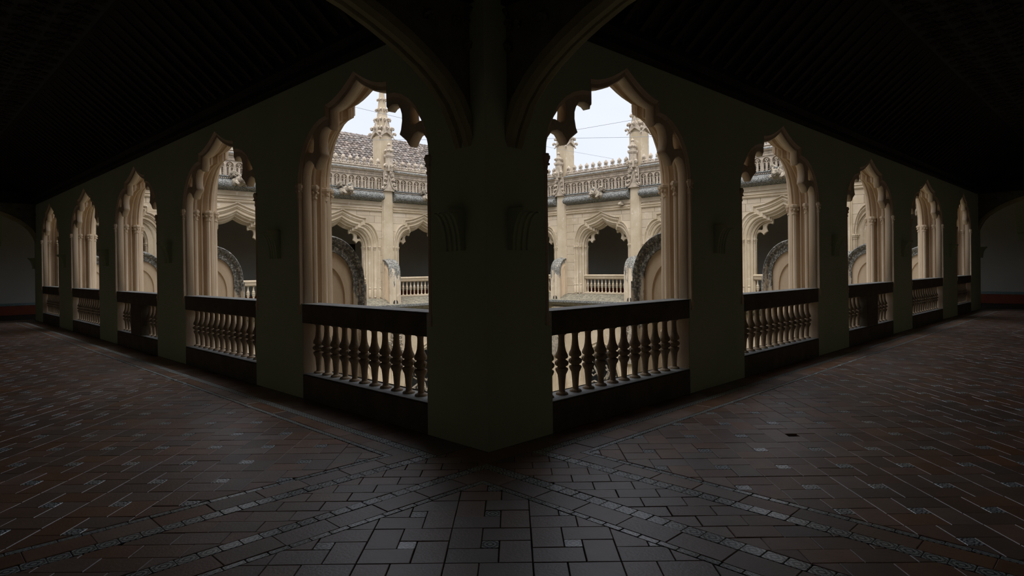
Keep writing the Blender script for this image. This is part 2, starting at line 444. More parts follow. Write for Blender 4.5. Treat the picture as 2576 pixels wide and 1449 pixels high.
TR = [(1.21, 2.45), (1.205, 2.60), (1.18, 2.68), (1.13, 2.735), (1.06, 2.757), (1.0, 2.742), (.955, 2.70), (.918, 2.650),
      (.90, 2.665), (.86, 2.715), (.80, 2.755), (.752, 2.788), (.778, 2.83), (.797, 2.91), (.795, 2.97), (.77, 3.03), (.735, 3.068),
      (.66, 3.082), (.60, 3.07), (.560, 3.045), (.556, 3.075), (.536, 3.09), (.535, 3.245)]
HOLE = [(.955, 3.045), (1.03, 3.0), (1.10, 2.93), (1.145, 2.86), (1.07, 2.865), (.99, 2.845), (.955, 2.87), (.945, 2.96)]
def tracery_mesh(s, m):
    az = 3.46; h = [(1.21, ZR-.1)]+TR+[(.535*(1-i/6), 3.245+(az-3.245)*(i/6)**1.65) for i in range(1, 7)]
    h = [(u*s, z) for u, z in h]
    inner = full(h)
    o = outline(*hs(inset(INN, -.03), s), ZR-.1)
    outer = full(o)
    sp = [outer+inner[::-1]]
    for sg in (-1, 1): sp.append([(sg*u*s, z) for u, z in HOLE])
    return filled('tracery', sp, .035, .145, .014, m)
def capital(g, x, y, z, r, n=8):
    g.lathe([(z-.16, r*1.0), (z-.15, r*1.35), (z-.13, r*1.35), (z-.125, r*1.05), (z-.07, r*1.35), (z-.03, r*1.9), (z-.028, r*2.1), (z, r*2.1), (z+.005, r*1.7), (z+.02, r*1.7)], x, y, n)
    for k in range(6):
        a = k*math.pi/3+.3
        g.ball((x+math.cos(a)*r*1.5, y+math.sin(a)*r*1.5, z-.075), r*.55, 5, 3)
def window(w, k, idx, c, h):
    near = w in ('NL', 'NR'); s = h/1.27; mt = M['jamb'] if near else M['stone']
    prof = [(-.001, inset(INN, 0), s), (.008, inset(INN, .012), s), (.022, inset(INN, .034), s), (.034, inset(INN, .034), s), (.036, inset(INN, .0), s), (.055, inset(INN, -.012), s), (.15, inset(INN, -.012), s),
            (.155, inset(INN, .015), s), (.175, inset(INN, .04), s), (.20, inset(INN, .04), s), (.212, inset(INN, .012), s), (.216, inset(INN, -.025), s), (.25, inset(INN, -.05), s), (.285, inset(INN, -.03), s),
            (.29, inset(INN, .0), s), (.305, inset(INN, .0), s), (.31, lerp(INN, LC, .30), None), (.345, lerp(INN, LC, .95), None), (.365, lerp(INN, LC, .80), None), (.385, lerp(INN, LC, .72), None),
            (.40, lerp(INN, LC, .75), None), (.415, lerp(INN, LC, 1.0), None), (.418, lerp(INN, LC, 1.12), None), (.44, LC, None)]
    t0 = 0.
    for d, t in ((.44, .10), (.46, .12), (.50, .16), (.515, .22), (.515, .26), (.485, .32), (.49, .42), (.53, .48), (.545, .56), (.575, .62),
                 (.575, .68), (.54, .74), (.545, .82), (.57, .86), (.61, .90), (.61, 1.0), (.545, 1.0)):
        prof.append((d, lerp(LC, HOOD, t), 'e'))
    ce, he = ext_fit(w, k); sh_ = (ce-c)*(-1 if w in ('NL', 'FY') else 1); se = he/1.8
    lc = min(1+(s-1)*.3, (he-.08)/1.38)
    def stretch(d, t): # horizontal scale and centre of the outline at depth d
        if d <= .30: return s, 0
        if d <= .44: q = (d-.30)/.14; return s+(lc-s)*q, (sh_*q if k == 4 else 0)
        return lc+(se-lc)*t, (sh_ if k == 4 else sh_*t)
    g = G(); rg = []; tt = 0
    for d, p_, sc in prof:
        t = (p_[4]-1.38)/.42 if sc == 'e' else 0
        q, o_ = stretch(d, t)
        if near and sc != 'e' and d > .3: d_z = .2
        rg.append([(u+o_, d, z) for u, z in full(outline(*hs(p_, q), .2 if (d > .33 or not near) else ZR-.1))])
    g.rings(rg)
    lab = WLAB[w][k]
    o = link('window_%d' % idx, new_mesh('window', g, mt, smooth=False), None, at(w, c), ROT[w])
    tag(o, 'ogee-headed stone window with cusped tracery, '+lab, 'window', kind='structure')
    link('tracery', tracery_mesh(s, mt), o)
    for sg in (-1, 1):
        for (u, d, r, zb) in ((1.262*s, .012, .024, ZR), (1.262*s, .195, .032, ZR), (1.40*lc, .40, .040, .72), ((1.38*lc+he)/2, .53, .035, .72), (he, .58, .035, .72)):
            g = G()
            xo = sg*u+(sh_ if d > (.35 if k == 4 else .55) else (sh_*.5 if d > .5 else 0))
            g.lathe([(zb-.45 if zb < 1 else zb-.1, r*1.5), (zb-.12, r*1.5), (zb-.10, r*1.2), (zb-.05, r*1.7), (zb, r*1.0), (2.36, r)], xo, d, 8)
            cl = link('colonnette', new_mesh('colonnette', g, mt, smooth=True), o)
            g = G(); capital(g, xo, d, 2.50, r); link('capital', new_mesh('capital', g, mt, smooth=True), cl)
    return o
ORD = ['next to the corner pier', 'second from the corner pier', 'third from the corner pier', 'fourth from the corner pier', 'farthest from the corner pier']
WLAB = {'NL': ['left gallery, '+q for q in ORD], 'NR': ['right gallery, '+q for q in ORD],
        'FY': ['far left facade, hidden far left bay', 'far left facade, behind the second left window', 'far left facade, beside the roof-backed pinnacle on its left', 'far left facade, right of the pinnacle', 'far left facade, last bay'],
        'FX': ['far right facade, last bay on the right', 'far right facade, behind the second right window', 'far right facade, right of the buttress group', 'far right facade, whole arch between two pinnacles', 'far right facade, left edge behind the corner pier']}
idx = 1
for w in ('NL', 'NR', 'FY', 'FX'):
    for k, (c, h) in enumerate(WIN[w]):
        window(w, k, idx, c, h); idx += 1

# ------------------------------------------------------------------ balustrades
BAL = [(.285, .060), (.300, .060), (.310, .052), (.318, .032), (.335, .029), (.37, .031), (.43, .035), (.48, .041), (.505, .054), (.525, .062), (.540, .060), (.549, .040),
       (.556, .040), (.564, .056), (.576, .064), (.599, .064), (.611, .056), (.618, .040), (.627, .040), (.636, .058), (.650, .063), (.672, .058), (.70, .044),
       (.74, .035), (.80, .030), (.84, .030), (.858, .034), (.862, .047), (.874, .050), (.89, .050)]
def bal_mesh(m):
    g = G(); g.lathe(BAL, 0, 0, 14)
    for k in range(10):
        a = k*math.pi/5; g.ball((math.cos(a)*.060, math.sin(a)*.060, .588), (.012, .012, .018), 4, 3)
    return new_mesh('baluster', g, m, smooth=True)
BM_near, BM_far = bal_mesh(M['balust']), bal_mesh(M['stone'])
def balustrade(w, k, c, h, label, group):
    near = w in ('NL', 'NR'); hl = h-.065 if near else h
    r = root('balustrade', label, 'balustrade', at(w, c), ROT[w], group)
    m1 = M['dark_stone'] if near else M['stone']; bm = BM_near if near else BM_far
    dz = 0 if near else .03
    g = G()
    g.prism([(.0, .885), (.0, ZR-.012), (.012, ZR), (.27, ZR), (.30, ZR-.03), (.30, ZR-.07), (.275, ZR-.09), (.26, .92), (.235, .885)],
            lambda d, z: (-hl, d, z+dz), lambda d, z: (hl, d, z+dz))
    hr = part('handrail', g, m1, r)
    g = G(); g.box(-h-.002, h+.002, .003, .262, ZR+dz-.003, ZR+dz+.004); part('rail_top', g, M['sill'] if near else M['stone'], hr)  # near rail: paler grey skin carries the light on its top
    g = G()
    g.prism([(.0, 0), (.0, .272), (.03, .285), (.27, .285), (.31, .27), (.31, .22), (.28, .20), (.28, 0)],
            lambda d, z: (-hl, d, z), lambda d, z: (hl, d, z))
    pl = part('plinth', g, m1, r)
    g = G(); g.box(-hl+.002, hl-.002, .004, .272, .283, .290); part('sill_top', g, M['sill'] if near else M['stone'], pl)  # same paler grey for the light along the near sill
    if near:
        for sg in (-1, 1):
            g = G(); a, b = sorted((sg*(hl-.002), sg*(hl+.02))); g.box(a, b, .012, .34, .285, .89); part('jamb_slab', g, M['jamb'], r)
    solid = near and k == 2
    n = int(round(2*hl/.2)); n = 12 if k == 0 else max(12, min(14, n-1))
    if not near: n = 12
    sp = 2*hl/n
    for i in range(n):
        x = -hl+(i+.5)*sp
        if solid and abs(x) < .36: continue
        link('baluster', bm, r, (x, .15, dz*.5))
    if solid:
        g = G(); g.bbox(-.34, .34, .0, .27, .284, .89, .01); part('middle_block', g, m1, r)
BL = ['with twelve turned balusters, next to the corner pier', 'second from the corner pier', 'with solid middle block, third from the corner pier', 'fourth from the corner pier', 'farthest from the corner pier']
for w, nm in (('NL', 'left'), ('NR', 'right')):
    for k, (c, h) in enumerate(WIN[w]):
        balustrade(w, k, c, h, 'dark stone balustrade, %s gallery, %s' % (nm, BL[k]), 'balustrades in the %s gallery' % nm)
FBL = {'FY': ['pale stone balustrade far across, below the hidden bay seen past the third left window', 'pale stone balustrade across the courtyard, seen in the second left window',
              'pale stone balustrade across the courtyard behind the nearest left buttress', 'pale stone balustrade across the courtyard, at right edge of first left window', 'pale stone balustrade across the courtyard behind the corner pier, left facade'],
       'FX': ['pale stone balustrade across the courtyard, seen past the third right window', 'pale stone balustrade across the courtyard, seen in the second right window', 'pale stone balustrade across the courtyard behind the nearest right buttress',
              'pale stone balustrade across the courtyard, whole, in the first right window', 'pale stone balustrade across the courtyard, cut by the corner pier, right facade']}
for w in ('FY', 'FX'):
    for k, (c, h) in enumerate(WIN[w]): balustrade(w, k, c, h, FBL[w][k], 'balustrades of the %s facade' % ('far left' if w == 'FY' else 'far right'))

# ------------------------------------------------------------------ courtyard side of each wing: pilasters, cornice, ledge
def run(w, prof, u0, u1, name, m, parent):
    f = wmap(w); g = G(); g.prism(prof, lambda d, z: f(u0, d, z), lambda d, z: f(u1, d, z)); return part(name, g, m, parent)
def roll_prof():
    p = [(T-.01, 4.93), (T+.16, 4.90)]
    for i in range(9):
        a = R(80-i*24); p.append((T+.21+.13*math.cos(a), 4.70+.135*math.sin(a)))
    return p+[(T+.08, 4.53), (T-.01, 4.50)]
def bays(w):
    e = [T]+PIL[w]+[20.2]; out = []
    for i in range(5): out.append((e[i]+(.29 if i else 0), e[i+1]-(.29 if i < 4 else 0)))
    return out
for w in ('NL', 'NR', 'FY', 'FX'):
    par = walls[w]
    for (a, b) in bays(w):
        run(w, [(T-.01, 4.22), (T+.07, 4.22), (T+.09, 4.19), (T+.05, 4.16), (T+.05, 4.13), (T+.08, 4.11), (T+.06, 4.07), (T-.01, 4.04)], a, b, 'string_moulding', M['stone'], par)
        run(w, [(T-.01, 4.32), (T+.03, 4.32), (T+.03, 4.5), (T-.01, 4.5)], a, b, 'plain_band', M['stone'], par)
        run(w, roll_prof(), a+.02, b-.02, 'roll_cornice', M['lichen'], par)
    # sloping lichened ledge on which the buttresses stand, and the lower storey below it
    run(w, [(T-.01, .22), (T+.05, .20), (1.22, -.05), (1.27, -.07), (1.27, -.15), (1.18, -.20), (1.1, -.30), (.95, -.34), (.95, -.42), (T-.01, -.42)], .2, 20.5, 'ledge', M['ledge'], par)
    run(w, [(1.20, -.055), (1.285, -.065), (1.285, -.16), (1.18, -.20)], .2, 20.5, 'ledge_lip', M['lichen'], par)
    g = G(); f = wmap(w)
    for i, u in enumerate(PIL[w]):
        g = G()
        for (h_, d_) in ((.29, T+.055), (.245, T+.085), (.235, T+.085)):
            pass
        g.prism([(-.29, T-.02), (-.29, T+.05), (-.25, T+.05), (-.235, T+.09), (.235, T+.09), (.25, T+.05), (.29, T+.05), (.29, T-.02)],
                lambda a, d: f(u+a, d, 0.1), lambda a, d: f(u+a, d, 5.02))
        part('pilaster', g, M['stone'], par)

# ------------------------------------------------------------------ buttresses
def buttress_mesh_set():
    arc = [(1.13, -.12)]
    for i in range(11):
        a = math.pi/2*i/10; arc.append((.60+.53*math.cos(a), 1.33+.60*math.sin(a)))
    arc.append((T, 1.94)); arc.append((T, -.12))
    body = [(d-(.03 if d > .7 else 0), z-.07 if z > 1.35 else z) for d, z in arc]
    # body with a sunk side panel
    gb = G(); gb.prism(body, lambda d, z: (-.20, d, z), lambda d, z: (.20, d, z))
    # outer archivolt / front strip with raised edges
    gr = G(); rings = []
    path = [(1.12, -.12), (1.12, .4), (1.12, .9)]+[(.60+.52*math.cos(math.pi/2*i/12), 1.33+.60*math.sin(math.pi/2*i/12)) for i in range(13)]+[(T-.02, 1.935)]
    inn = [(.98, -.12), (.98, .4), (.98, .9)]+[(.60+.38*math.cos(math.pi/2*i/12), 1.33+.42*math.sin(math.pi/2*i/12)) for i in range(13)]+[(T-.02, 1.755)]
    for (a, b), (c, d) in zip(path, inn):
        n = Vector((a-c, b-d)).normalized()
        top = (a+n.x*.03, b+n.y*.03)
        rings.append([(-.235, c, d), (-.235, (a+c)/2, (b+d)/2), (-.275, (a*.75+c*.25), (b*.75+d*.25)), (-.29, a, b), (-.25, a+n.x*.02, b+n.y*.02), (-.10, top[0]-n.x*.015, top[1]-n.y*.015), (0, top[0]+n.x*.03, top[1]+n.y*.03),
                      (.10, top[0]-n.x*.015, top[1]-n.y*.015), (.25, a+n.x*.02, b+n.y*.02), (.29, a, b), (.275, (a*.75+c*.25), (b*.75+d*.25)), (.235, (a+c)/2, (b+d)/2), (.235, c, d)])
    k = 3
    g1 = G(); g1.rings(rings[:k+1], True, True); g2 = G(); g2.rings(rings[k:], True, True)
    gi = G(); ri = []
    for i in range(17):
        t = i/16
        if t < .45: c = (.86, -.12+t/.45*1.25)
        else:
            a = (t-.45)/.55*math.pi/2; c = (T+.0+.31*math.cos(a), 1.13+.44*math.sin(a))
        o = (c[0]+.07, c[1]+.05 if t > .45 else c[1])
        ri.append([(-.225, c[0], c[1]), (-.225, o[0], o[1]), (.225, o[0], o[1]), (.225, c[0], c[1])])
    gi.rings(ri, True, True)
    gn = G()
    gn.prism([(-.12, -.10), (.12, -.10)]+[(.12*math.cos(a*math.pi/8), .02+.13*math.sin(a*math.pi/8)) for a in range(9)], lambda a, z: (a, 1.10, z), lambda a, z: (a, 1.165, z))
    ge = G()
    for sx in (-1, 1): ge.box(sx*.24-.035, sx*.24+.035, 1.10, 1.155, -.12, 1.30)
    mm = lambda n, g, m: (n, new_mesh(n, g, m))
    return [mm('side_wall', gb, M['jamb']), mm('front_strip', g1, M['stain']), mm('coping', g2, M['stain']), mm('inner_moulding', gi, M['jamb']), mm('drain_niche', gn, M['niche']), mm('edge_strip', ge, M['stain'])]
BS = buttress_mesh_set()
BUTL = {'NL': ['between the first and second left windows', 'between the second and third left windows', 'between the third and fourth left windows', 'between the fourth and farthest left windows'],
        'NR': ['between the first and second right windows', 'between the second and third right windows', 'between the third and fourth right windows', 'between the fourth and farthest right windows'],
        'FY': ['across the courtyard, left facade, first from the far corner', 'across the courtyard, left facade, second from its left end', 'across the courtyard, left facade, beside the visible balustrade', 'across the courtyard, left facade, behind the corner pier'],
        'FX': ['across the courtyard, right facade, right end', 'right facade far across, behind the nearest right buttress', 'right facade, right of the whole far arch', 'right facade, left of the whole far arch']}
for w in ('NL', 'NR', 'FY', 'FX'):
    for k, u in enumerate(PIL[w]):
        r = root('buttress', 'stone buttress with curved lichened top, '+BUTL[w][k], 'buttress', at(w, u), ROT[w], 'courtyard buttresses')
        for n, me in BS: link(n, me, r)

# ------------------------------------------------------------------ parapets of the far wings
PW = .355
def arcade_unit():
    g = G(); h = PW/2; z0, z1 = 5.03, 5.60; zs = z1-.20
    def arch(cx, r0, r1, zsp, d0, d1, ztop_flat=None, n=10):
        rg = []
        for i in range(n+1):
            a = math.pi*i/n; ca, sa = math.cos(a), math.sin(a)
            rg.append([(cx+r1*ca, d0, zsp+r1*sa), (cx+r1*ca, d1, zsp+r1*sa), (cx+(r0+.006)*ca, d1, zsp+(r0+.006)*sa), (cx+r0*ca, d1-.012, zsp+r0*sa), (cx+r0*ca, d0, zsp+r0*sa)])
        g.rings(rg, True, True)
    arch(0, h-.032, h-.008, zs, -.05, .05)
    for sx in (-1, 1): g.box(sx*(h-.02)-.013, sx*(h-.02)+.013, -.05, .05, z0, zs)
    g.box(-.012, .012, -.04, .035, z0, zs+.01)
    for sx in (-1, 1):
        arch(sx*(h/2-.012), .042, .062, zs-.10, -.04, .035, n=8)
        for q in (-1, 1): g.box(sx*(h/2-.012)+q*.052-.01, sx*(h/2-.012)+q*.052+.01, -.04, .035, z0, zs-.10)
        arch(sx*(h/2-.012), .026, .04, z0+.04, -.03, .03, n=6)
    rg = []
    for i in range(9):
        a = 2*math.pi*i/8; ca, sa = math.cos(a), math.sin(a)
        rg.append([(.052*ca, .035, zs+.055+.052*sa), (.03*ca, .035, zs+.055+.03*sa), (.03*ca, -.03, zs+.055+.03*sa), (.052*ca, -.03, zs+.055+.052*sa)])
    g.rings(rg, True)
    # spandrel fill up to the band
    for sx in (-1, 1):
        g.prism([(sx*h, zs+.02), (sx*h, z1), (0, z1)]+[(sx*(h-.012)*math.cos(a), zs+(h-.012)*math.sin(a)) for a in (1.57, 1.25, .9, .55, .2)], lambda a, z: (a, -.03, z), lambda a, z: (a, .02, z))
    return new_mesh('arcade_panel', g, M['stone_grey'])
def crest_mesh():
    g = G(); h = PW/2
    g.lathe([(6.10, .045), (6.17, .035), (6.22, .05), (6.24, .085), (6.29, .10), (6.34, .075), (6.42, .012)], 0, 0, 4, math.pi/4)
    for sx in (-1, 1):
        g.curl((sx*.03, 0, 6.03), (sx, 0, 0), (0, 0, 1), .12)
        g.curl((sx*.02, .01, 6.16), (sx, 0, .2), (0, 0, 1), .075)
    g.box(-h, h, -.05, .05, 5.99, 6.04)
    return new_mesh('crest', g, M['stone_grey'], smooth=True)
AU, CR = arcade_unit(), crest_mesh()
def bead_strip(w, u0, u1, d, z, pitch, r):
    f = wmap(w); g = G(); n = int((u1-u0)/pitch)
    for i in range(n):
        u = u0+(i+.5)*(u1-u0)/n
        g.add([f(u-pitch*.42, d-.02, z-r), f(u+pitch*.1, d-.02, z-r), f(u+pitch*.45, d-.02, z+r), f(u-pitch*.08, d-.02, z+r),
               f(u-pitch*.42, d+.02, z-r), f(u+pitch*.1, d+.02, z-r), f(u+pitch*.45, d+.02, z+r), f(u-pitch*.08, d+.02, z+r)],
              [(3,2,1,0),(4,5,6,7),(0,1,5,4),(1,2,6,5),(2,3,7,6),(3,0,4,7)])
    return g
PLAB = ['outermost bay', 'second bay, glimpsed in the second window', 'third bay', 'fourth bay', 'bay behind the corner pier']
for w in ('FY', 'FX'):
    dp = T+.10
    for k, (a, b) in enumerate(bays(w)):
        r = root('parapet', 'pierced gothic parapet with leafy cresting, %s facade, %s' % ('far left' if w == 'FY' else 'far right', PLAB[k]), 'parapet', (0, 0, 0), 0, 'parapets across the courtyard')
        run(w, [(dp-.12, 4.92), (dp+.04, 4.92), (dp+.10, 4.99), (dp+.10, 5.01), (dp+.06, 5.035), (dp-.12, 5.035)], a, b, 'lower_ledge', M['lichen'], r)
        run(w, [(dp-.10, 5.59), (dp+.02, 5.59), (dp+.02, 5.66), (dp+.035, 5.665), (dp+.035, 5.68), (dp+.02, 5.69), (dp+.02, 5.755), (dp+.10, 5.80), (dp+.13, 5.84), (dp+.12, 5.88), (dp, 5.93), (dp-.10, 6.0), (dp-.25, 6.0), (dp-.25, 5.59)], a, b, 'coping', M['stone_grey'], r)
        run(w, [(dp+.10, 5.855), (dp+.14, 5.85), (dp+.13, 5.885), (dp+.0, 5.935), (dp-.02, 5.93)], a, b, 'dark_drip', M['lichen'], r)
        part('rope_moulding', bead_strip(w, a, b, dp+.035, 5.625, .05, .022), M['stone_grey'], r)
        part('small_beads', bead_strip(w, a, b, dp+.035, 5.722, .045, .018), M['stone_grey'], r)
        part('leaf_frieze', bead_strip(w, a, b, T+.155, 4.935, .07, .018), M['stone_grey'], r)
        n = int(round((b-a)/PW)); q = (b-a)/n
        for i in range(n):
            u = a+(i+.5)*q
            o = link('arcade_panel', AU, r, at(w, u, dp-.02), ROT[w]); o.scale.x = q/PW
            o = link('crest', CR, r, at(w, u, dp-.06), ROT[w]); o.scale.x = q/PW
    g = G(); f = wmap(w)   # the wall-walk behind the pierced parapet
    v = [f(T, T-.35, 4.9), f(20.2, T-.35, 4.9), f(20.2, dp-.1, 4.95), f(T, dp-.1, 4.95), f(T, T-.35, 5.02), f(20.2, T-.35, 5.02), f(20.2, dp-.1, 5.0), f(T, dp-.1, 5.0)]
    g.add(v, [(3,2,1,0),(4,5,6,7),(0,1,5,4),(1,2,6,5),(2,3,7,6),(3,0,4,7)])
    v = [f(T, T-.45, 4.5), f(20.2, T-.45, 4.5), f(20.2, T-.35, 4.5), f(T, T-.35, 4.5), f(T, T-.45, 5.98), f(20.2, T-.45, 5.98), f(20.2, T-.35, 5.98), f(T, T-.35, 5.98)]
    g.add(v, [(3,2,1,0),(4,5,6,7),(0,1,5,4),(1,2,6,5),(2,3,7,6),(3,0,4,7)])
    part('wall_walk', g, M['stone_grey'], walls[w])

# ------------------------------------------------------------------ pinnacles, pilaster canopies, gargoyles, spouts
def pinnacle_meshes():
    out = []
    g = G(); g.bbox(-.31, .31, -.30, .30, 5.0, 7.46, .03)
    for sx in (-1, 1):
        for sy in (-1, 1): g.lathe([(5.98, .03), (7.35, .03), (7.5, .004)], sx*.29, sy*.28, 6)
    out.append(('shaft', new_mesh('shaft', g, M['stone'])))
    g = G()
    for k in range(4):
        a = k*math.pi/2; ca, sa = math.cos(a), math.sin(a)
        rot = lambda x, y, z: (x*ca-y*sa, x*sa+y*ca, z)
        # curved gable on each face with flaring feet
        poly = [(-.42, 7.36), (-.36, 7.42), (-.25, 7.62), (-.14, 7.80), (-.05, 7.98), (0, 8.16), (.05, 7.98), (.14, 7.80), (.25, 7.62), (.36, 7.42), (.42, 7.36), (.28, 7.44), (.12, 7.56), (0, 7.62), (-.12, 7.56), (-.28, 7.44)]
        g.prism(poly, lambda x, z: rot(x, .30, z), lambda x, z: rot(x, .37, z))
        for x, z in ((-.33, 7.5), (.33, 7.5), (-.2, 7.74), (.2, 7.74)):
            p = rot(x, .34, z); o = rot(1 if x > 0 else -1, .5, 0); g.curl(p, o, (0, 0, 1), .15)
        p = rot(0, .36, 7.72); g.curl(p, rot(0, 1, 0), (0, 0, 1), .16)
    out.append(('gable', new_mesh('gable', g, M['stone_grey'], smooth=True)))
    g = G(); g.rings([[(sx*h, sy*h, z) for sx, sy in ((-1,-1),(1,-1),(1,1),(-1,1))] for z, h in ((7.4, .27), (7.7, .225), (8.6, .15), (9.3, .095), (10.0, .055), (10.4, .035))], True, True)
    g.lathe([(10.3, .05), (10.36, .12), (10.42, .12), (10.48, .05), (10.62, .03), (10.66, .13), (10.72, .15), (10.8, .07), (10.95, .02)], 0, 0, 8)
    out.append(('spire', new_mesh('spire', g, M['stone'])))
    for z, rad, sz in ((7.66, .23, .19), (8.10, .19, .20), (8.57, .15, .165), (9.05, .11, .13), (9.5, .09, .11), (9.95, .06, .09)):
        g = G()
        for k in range(8):
            a = k*math.pi/4+.0; rr = rad*(1.25 if k % 2 else 1.0)
            g.curl((math.cos(a)*rr*.8, math.sin(a)*rr*.8, z), (math.cos(a), math.sin(a), .1), (0, 0, 1), sz)
        g.lathe([(z-.03, rad*.7), (z+.02, rad*1.1), (z+.06, rad*.8)], 0, 0, 8)
        out.append(('crocket_tier', new_mesh('crocket_tier', g, M['stone_grey'], smooth=True)))
    # small pinnacle standing in front of the shaft
    g = G(); g.bbox(-.14, .14, .40, .62, 5.85, 6.55, .02)
    g.box(-.18, .18, .37, .66, 6.52, 6.60); g.box(-.16, .16, .38, .64, 6.47, 6.53)
    g.rings([[(sx*h, .51+sy*h, z) for sx, sy in ((-1,-1),(1,-1),(1,1),(-1,1))] for z, h in ((6.6, .11), (6.8, .085), (7.05, .03))], True, True)
    g.lathe([(6.98, .03), (7.02, .09), (7.06, .09), (7.1, .03), (7.16, .02)], 0, .51, 6)
    for k in range(8):
        a = k*math.pi/4; g.curl((math.cos(a)*.07, .51+math.sin(a)*.07, 6.70), (math.cos(a), math.sin(a), 0), (0, 0, 1), .13)
    for sx in (-1, 1): g.curl((sx*.12, .56, 5.98), (sx, .2, 0), (0, 0, 1), .20)
    g.curl((0, .62, 5.98), (0, 1, 0), (0, 0, 1), .16)
    out.append(('front_pinnacle', new_mesh('front_pinnacle', g, M['stone_grey'], smooth=True)))
    # canopy over the pilaster, crossing the parapet: ogee gable with curling leaves
    g = G(); g.bbox(-.24, .24, .33, .47, 4.98, 5.88, .02)
    og = [(.30, 5.06), (.20, 5.14), (.12, 5.28), (.07, 5.42), (.03, 5.55), (0, 5.72)]
    for sx in (-1, 1):
        g.tube([(sx*a, .50, z) for a, z in og], [.032, .03, .028, .026, .024, .02], 6)
        g.curl((sx*.26, .50, 5.03), (sx, .2, 0), (0, 0, 1), .14); g.curl((sx*.17, .52, 5.22), (sx, .2, 0), (0, 0, 1), .13)
        g.curl((sx*.13, .52, 5.42), (sx, .2, 0), (0, 0, 1), .14); g.curl((sx*.10, .52, 5.60), (sx, .2, 0), (0, 0, 1), .12)
        g.lathe([(4.98, .045), (5.02, .03), (5.86, .03)], sx*.26, .46, 6)
    g.curl((0, .52, 5.70), (0, 1, .1), (0, 0, 1), .14)
    out.append(('canopy', new_mesh('canopy', g, M['stone_grey'], smooth=True)))
    return out
PM = pinnacle_meshes()
PINL = {'FY': ['far left facade, its left end', 'far left facade, hidden behind the first left buttress', 'rising in front of the tiled roof, first left window', 'far left facade, behind the corner pier'],
        'FX': ['far right facade, its right end', 'far right facade, behind the nearest right jamb', 'at the right side of the first right window', 'at the left side of the first right window, tip behind tracery']}
for w in ('FY', 'FX'):
    for k, u in enumerate(PIL[w]):
        r = root('pinnacle', 'tall crocketed stone pinnacle, '+PINL[w][k], 'pinnacle', at(w, u, T-.28), ROT[w], 'pinnacles above the parapets')
        for n, me in PM: link(n, me, r)
def gargoyle_mesh():
    g = G()
    g.tube([(0, -.12, -.02), (0, .06, .0), (0, .22, .04), (0, .38, .05), (0, .48, .02)], [.15, .17, .16, .12, .09], 10)
    b = g; g.ball((0, .54, .05), (.11, .12, .11), 10, 6)
    g.tube([(0, .58, .03), (0, .68, .0), (0, .74, -.02)], [.07, .055, .035], 8)
    g.tube([(0, .56, -.04), (0, .66, -.08)], [.045, .03], 6)
    for sx in (-1, 1):
        g.tube([(sx*.07, .50, .12), (sx*.10, .46, .20), (sx*.09, .40, .24)], [.035, .03, .008], 5)
        g.tube([(sx*.12, .30, .0), (sx*.17, .42, -.06), (sx*.13, .50, -.12)], [.07, .05, .04], 6)
        g.ball((sx*.15, .12, -.02), (.09, .14, .13), 8, 5)
        g.curl((sx*.08, .2, .12), (sx, -.3, .2), (0, 0, 1), .20)
        g.curl((sx*.10, .0, .10), (sx, -.2, .1), (0, 0, 1), .17)
        g.ball((sx*.045, .63, .09), .022, 5, 3)
    body = new_mesh('gargoyle', g, M['beast'], smooth=True)
    g = G(); g.tube([(0, .30, .17), (0, .40, .20), (0, .50, .18)], [.03, .05, .03], 6)
    g.ball((0, .44, .20), (.06, .08, .04), 6, 4)
    return body, new_mesh('lichened_crown', g, M['lichen'], smooth=True)
GA, GL = gargoyle_mesh()
GLAB = {'FY': ['outer bay behind the third left window', 'seen in the second left window', 'left of the roof-backed pinnacle', 'right of the roof-backed pinnacle', 'behind the corner pier on the left facade'],
        'FX': ['outer bay of the right facade', 'seen in the second right window', 'behind the nearest right jamb', 'above the whole far arch', 'behind the corner pier on the right facade']}
for w in ('FY', 'FX'):
    for k, (c, h) in enumerate(WIN[w]):
        r = link('gargoyle', GA, None, at(w, c-.02, T+.20, 4.80), ROT[w]); r.scale = (1.25, 1.0, 1.15)
        tag(r, 'crouching carved stone gargoyle on the roll cornice, '+GLAB[w][k], 'gargoyle', 'gargoyles on the cornices')
        link('lichened_crown', GL, r)
g = G(); g.bbox(-.07, .07, 0, .26, -.03, .07, .02); g.prism([(-.10, -.03), (-.03, .13), (.06, .05), (.10, -.06)], lambda a, z: (a, .02, z), lambda a, z: (a, .2, z))
for w, u in (('FX', 12.85),):
    sp = link('water_spout', new_mesh('water_spout', g, M['stone_grey']), None, at(w, u, T+.02, 4.30), ROT[w])
    tag(sp, 'short stone water spout under the cornice, left of the right-hand far pinnacle', 'spout')

